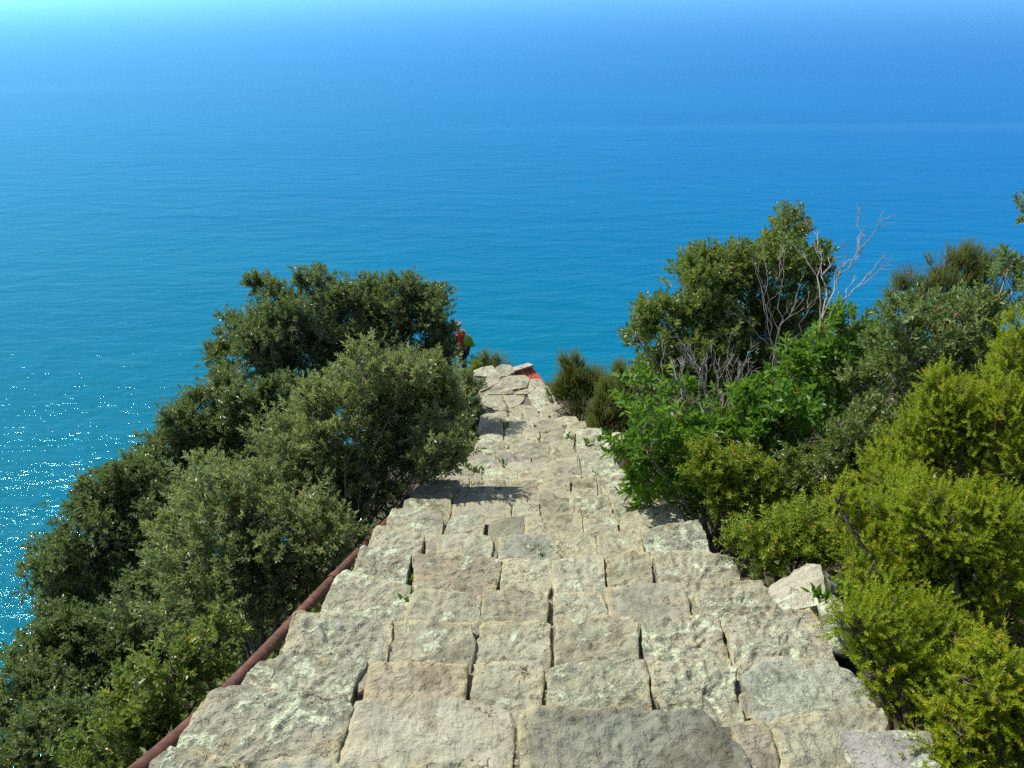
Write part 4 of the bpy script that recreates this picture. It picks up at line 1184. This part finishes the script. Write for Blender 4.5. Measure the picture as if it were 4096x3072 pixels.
for k, (px, py, row, h, n, lab) in enumerate([
    (410, 583, 5, 0.05, 9, "tiny green seedling in the dark gap beside the lichened edge block"),
    (408, 606, 4, 0.10, 5, "thin grass blade leaning over the shaded corner of a block"),
    (540, 556, 6, 0.05, 16, "small green weed at the foot of the bluish pebbly block"),
    (553, 550, 6, 0.05, 12, "little weed in the vertical joint beside the bluish block"),
    (465, 467, 12, 0.10, 12, "leafy weed growing on top of the shaded edge rock"),
    (474, 470, 12, 0.09, 12, "leafy weed in the shaded corner next to the dark edge rock"),
    (482, 471, 12, 0.08, 10, "drooping weed at the end of the dark edge rock"),
    (504, 465, 13, 0.10, 10, "weed at the left end of a pale clean block"),
    (568, 438, 16, 0.12, 12, "round weed in the middle of the narrow lower steps"),
    (550, 436, 17, 0.10, 12, "pale weed between two tan blocks on the narrow steps"),
    (504, 427, 18, 0.14, 14, "weed in the corner beside the tall grey edge stone"),
    (586, 444, 15, 0.12, 14, "weed along the lichened rim of the narrow steps"),
    (600, 440, 16, 0.12, 14, "weed by the small rough rock next to the steps"),
    (624, 474, 11, 0.08, 14, "bright upright weed on the lichened rim near the broad-leaved bush"),
    (596, 474, 11, 0.06, 12, "flat weed at the joint near the lichened rim"),
    (820, 598, 3, 0.07, 26, "small leafy sprig growing over the white lichened rock"),
    (845, 590, 3, 0.07, 26, "leafy sprig beside the shaded face of the angular boulder")]):
    X = on_step(px, py, row, -0.02)
    weed(X[0], X[1], X[2] if row != 3 else 3.75, h, n, lab, 100 + k)
# overhanging lentisk sprigs on the edge
shrub("seaside_plant", "pale green bushy plant on the rim behind the landing beside the walker", "plant", 'lentisk',
      [(478, 368, 7), (474, 374, 7), (486, 372, 6), (470, 380, 6)], 20.0, (478, 388, 20.2), 2.4, 61, scale=1.5, tint_shift=-0.05, clusters=6)
shrub("tree_heath", "two small heath tips sticking up behind the last boulders of the landing", "shrub", 'heath_dull',
      [(488, 362, 5), (500, 362, 4), (490, 370, 7), (502, 369, 5)], 20.0, (494, 384, 20.2), 3.0, 62, GH, scale=0.9, clusters=6, tint_shift=0.2)

# --- loose pebbles lying in the joints
prng = random.Random(8)
for k, (px, py, row, n, lab) in enumerate([
    (552, 587, 5, 7, "handful of pebbles lying in the hollow corner of a block"),
    (476, 612, 4, 6, "pebbles gathered beside the pitted block in the joint"),
    (494, 584, 5, 6, "dark grit and pebbles at the corner of the brown-faced block"),
    (466, 648, 3, 6, "pebbles in the gap below the round grey filler stone"),
    (366, 700, 2, 7, "stone chips wedged between the white block and the tan block"),
    (510, 762, 1, 8, "grey chips in the notch of the broad smooth slab"),
    (544, 695, 2, 4, "chips in the dark slot between two square blocks")]):
    z = ROW_P[row].z - 0.035
    p = on_level(px, py, z)
    root = empty("pebble_heap", p)
    tag(root, lab, "pebbles", "loose pebbles in the joints of the steps")
    for q in range(n):
        s = prng.uniform(0.006, 0.014)
        g = prng.uniform(0.2, 0.42)
        boulder("pebble", (p.x + prng.uniform(-0.035, 0.035), p.y + prng.uniform(-0.035, 0.035), p.z + s * 0.5), (s * 1.2, s, s * 0.7), 200 + k * 20 + q,
                (g, g * prng.uniform(0.8, 0.95), g * prng.uniform(0.55, 0.9)), 0.0, None, parent=root, sub=2)

# --- ground cover on the banks: low leafy growth nobody could count
def undergrowth():
    rng = np.random.default_rng(77)
    m = 2600
    y = rng.uniform(-0.5, 20, m)
    side = np.where(rng.random(m) < 0.55, -1, 1)
    d = 1.2 + rng.exponential(1.6, m)
    x = stair_x(y) + side * np.where(side < 0, d, d + 0.15)
    h = np.full(m, 0.22)
    # thicker, taller scrub on the open bank away from the steps
    m2 = 6500
    cx, cy = rng.uniform(2.6, 22, 150), rng.uniform(-2, 24, 150)
    pk = rng.integers(0, 150, m2)
    x2 = stair_x(cy[pk]) + cx[pk] + rng.normal(0, 0.5, m2); y2 = cy[pk] + rng.normal(0, 0.5, m2)
    lift = rng.uniform(0, 0.8, m2) * np.exp(-((x2 - stair_x(y2) - cx[pk]) ** 2) / 0.5)
    x, y, h = np.concatenate([x, x2]), np.concatenate([y, y2]), np.concatenate([h, np.full(m2, 0.42)])
    z = ground(x, y) + 0.03
    z[m:] += lift
    B = np.stack([x, y, z], 1)
    A = nrm(np.stack([rng.normal(0, 0.5, len(x)), rng.normal(0, 0.5, len(x)), np.ones(len(x))], 1))
    P, X, N, Ls, Ws, t, sl = leafy_shoots(rng, B, A, 24, 1.0, 0.070, 0.025, (25, 80))
    P = np.repeat(B, 24, 0) + (P - np.repeat(B, 24, 0)) * np.repeat(h, 24)[:, None]
    V, fn, lp, per = leaf_arrays(P, X, N, Ls, Ws, True)
    o = link("undergrowth", raw_mesh("undergrowth", V, fn, lp, tint=np.repeat(np.clip(rng.beta(2, 2.4, len(P)), 0, 1), per)), LEAF['olive'])
    tag(o, "low leafy undergrowth covering the banks on both sides of the steps", "undergrowth", kind="stuff")
undergrowth()

# ------------------------------------------------------------------ the walker and the rucksack
def skin_mesh(name, verts, edges, radii, levels=1, root=0):
    me = bpy.data.meshes.new(name)
    me.from_pydata([tuple(v) for v in verts], edges, [])
    o = bpy.data.objects.new(name, me)
    C.objects.link(o)
    sk = o.modifiers.new("skin", 'SKIN'); sk.use_smooth_shade = True
    for i, r in enumerate(radii):
        d = me.skin_vertices[0].data[i]
        d.radius = (r, r) if not isinstance(r, tuple) else r
        d.use_root = (i == root)
    sb = o.modifiers.new("sub", 'SUBSURF'); sb.levels = levels; sb.render_levels = levels
    bpy.context.view_layer.update()
    out = bpy.data.meshes.new_from_object(o.evaluated_get(bpy.context.evaluated_depsgraph_get()))
    out.name = name
    bpy.data.objects.remove(o); bpy.data.meshes.remove(me)
    for p in out.polygons: p.use_smooth = True
    return out

M_SKIN = plain_material("skin", (0.40, 0.22, 0.15), (0.46, 0.27, 0.19), 12, 0.6, 0)
M_RED = plain_material("red_cotton", (0.70, 0.008, 0.035), (0.80, 0.015, 0.06), 18, 0.85, 0.004)
M_DARK = plain_material("dark_trousers", (0.010, 0.012, 0.018), (0.025, 0.028, 0.038), 18, 0.9, 0.004)
M_HAIR = plain_material("grey_hair", (0.10, 0.09, 0.08), (0.24, 0.225, 0.21), 90, 0.7, 0.006)
M_LIME = plain_material("lime_nylon", (0.11, 0.23, 0.012), (0.16, 0.32, 0.02), 10, 0.6, 0.004)
M_BLACK = plain_material("black_webbing", (0.012, 0.012, 0.012), (0.03, 0.03, 0.03), 20, 0.8, 0)

def build_person():
    D = 20.6
    head = at(459.0, 318, D)
    foot_z = head.z - 1.52
    ref = at(465.5, 372, D)
    base = Vector((ref.x + 0.02, ref.y, foot_z))
    f = Vector((-0.93, 0.36, 0)).normalized(); s = Vector((f.y, -f.x, 0)); up = Vector((0, 0, 1))
    def w(a, b, c): return base + f * a + s * b + up * c
    root = empty("person", base)
    tag(root, "person in red shirt and dark trousers stepping into the bush, wearing a rucksack", "person")
    V = [w(0.08, 0, 0.90), w(0.11, 0, 1.08), w(0.15, 0, 1.26), w(0.18, 0, 1.37), w(0.20, 0, 1.44), w(0.225, 0, 1.53), w(0.24, 0, 1.595)]
    E_ = [(0, 1), (1, 2), (2, 3), (3, 4), (4, 5), (5, 6)]
    Rr = [0.125, 0.115, 0.125, 0.06, 0.052, 0.088, 0.055]
    def put(v, r, parent):
        V.append(v); Rr.append(r); E_.append((parent, len(V) - 1)); return len(V) - 1
    for sg in (1, -1):
        sh = put(w(0.16, 0.15 * sg, 1.31), 0.058, 2)
        el = put(w(0.08 + 0.03 * sg, 0.21 * sg, 1.06), 0.042, sh)
        wr = put(w(0.20, 0.19 * sg, 0.86), 0.030, el)
        pm = put(w(0.24, 0.18 * sg, 0.80), 0.034, wr)
        for fi, (da, db, ln) in enumerate([(0.020, 0.026, 0.070), (0.026, 0.009, 0.080), (0.026, -0.009, 0.074), (0.018, -0.026, 0.058)]):
            k1 = put(w(0.24 + da, (0.18 * sg) + db, 0.80 - ln * 0.55), 0.0095, pm)
            put(w(0.24 + da * 0.5, (0.18 * sg) + db, 0.80 - ln), 0.0080, k1)
        t1 = put(w(0.275, 0.16 * sg, 0.795), 0.011, pm)
        put(w(0.285, 0.155 * sg, 0.765), 0.009, t1)
        hp = put(w(0.07, 0.095 * sg, 0.86), 0.095, 0)
        kn = put(w(0.07 + 0.06 * sg, 0.10 * sg, 0.48), 0.060, hp)
        an = put(w(-0.06 + 0.05 * sg, 0.10 * sg, 0.09), 0.040, kn)
        put(w(0.08 + 0.05 * sg, 0.11 * sg, 0.045), 0.036, an)
    nose = put(w(0.325, 0, 1.525), 0.014, 5)
    for sg in (1, -1): put(w(0.215, 0.092 * sg, 1.53), 0.018, 5)
    body = link("body", skin_mesh("body", V, E_, Rr, 2), M_SKIN, root)
    # eyes and mouth
    for sg in (1, -1):
        bm = bmesh.new(); bmesh.ops.create_uvsphere(bm, u_segments=10, v_segments=8, radius=0.011)
        for v in bm.verts: v.co += w(0.300, 0.034 * sg, 1.545)
        me = bpy.data.meshes.new("eye"); bm.to_mesh(me); bm.free()
        link("eye", me, M_BLACK, body)
    link("mouth", tube_mesh("mouth", [([w(0.305, -0.022, 1.488), w(0.312, 0, 1.486), w(0.305, 0.022, 1.488)], 0.005, 0.005)], 6), M_RED, body)
    # hair: a cap over crown and nape
    hv = [w(0.235, 0, 1.60), w(0.185, 0, 1.57), w(0.165, 0, 1.50), w(0.285, 0, 1.605)]
    link("hair", skin_mesh("hair", hv, [(0, 1), (1, 2), (0, 3)], [0.088, 0.098, 0.070, 0.055], 2), M_HAIR, root)
    # red shirt
    sv = [w(0.085, 0, 0.90), w(0.11, 0, 1.08), w(0.15, 0, 1.27), w(0.18, 0, 1.36)]
    se, sr = [(0, 1), (1, 2), (2, 3)], [0.145, 0.135, 0.145, 0.075]
    for sg in (1, -1):
        sv.append(w(0.155, 0.155 * sg, 1.315)); se.append((2, len(sv) - 1)); sr.append(0.075)
        sv.append(w(0.115 + 0.02 * sg, 0.19 * sg, 1.18)); se.append((len(sv) - 2, len(sv) - 1)); sr.append(0.060)
    link("shirt", skin_mesh("shirt", sv, se, sr, 2), M_RED, root)
    # trousers and shoes
    tv = [w(0.08, 0, 0.91)]; te, tr = [], [0.135]
    for sg in (1, -1):
        tv += [w(0.07, 0.095 * sg, 0.86), w(0.07 + 0.06 * sg, 0.10 * sg, 0.48), w(-0.05 + 0.05 * sg, 0.10 * sg, 0.11)]
        k = len(tv)
        te += [(0, k - 3), (k - 3, k - 2), (k - 2, k - 1)]; tr += [0.108, 0.076, 0.060]
    link("trousers", skin_mesh("trousers", tv, te, tr, 2), M_DARK, root)
    for sg in (1, -1):
        q = [w(-0.09 + 0.05 * sg, 0.10 * sg, 0.055), w(0.02 + 0.05 * sg, 0.105 * sg, 0.055), w(0.12 + 0.05 * sg, 0.11 * sg, 0.04)]
        link("shoe", skin_mesh("shoe", q, [(0, 1), (1, 2)], [0.052, 0.052, 0.044], 2), M_BLACK, root)
    # rucksack on the back
    bag = empty("rucksack", w(-0.12, 0, 0.98))
    tag(bag, "lime green rucksack on the back of the person in red", "rucksack")
    bv = [w(-0.09, 0, 1.03), w(-0.07, 0, 1.18), w(-0.03, 0, 1.34)]
    link("pack_body", skin_mesh("pack_body", bv, [(0, 1), (1, 2)], [(0.15, 0.15), (0.16, 0.15), (0.115, 0.10)], 2), M_LIME, bag)
    link("front_pocket", skin_mesh("front_pocket", [w(-0.20, 0, 1.02), w(-0.19, 0, 1.16)], [(0, 1)], [0.095, 0.075], 2), M_LIME, bag)
    for sg in (1, -1):
        link("shoulder_strap", tube_mesh("shoulder_strap", [([w(0.02, 0.10 * sg, 1.36), w(0.12, 0.11 * sg, 1.405), w(0.24, 0.11 * sg, 1.36), w(0.285, 0.12 * sg, 1.24), w(0.22, 0.15 * sg, 1.08), w(0.05, 0.14 * sg, 1.0)], 0.020, 0.016)], 8), M_LIME, bag)
    link("hip_belt", tube_mesh("hip_belt", [([w(-0.02, 0.16, 0.99), w(0.10, 0.17, 0.97), w(0.23, 0.08, 0.96), w(0.245, 0, 0.96), w(0.23, -0.08, 0.96), w(0.10, -0.17, 0.97), w(-0.02, -0.16, 0.99)], 0.018, 0.018)], 8), M_BLACK, bag)
build_person()
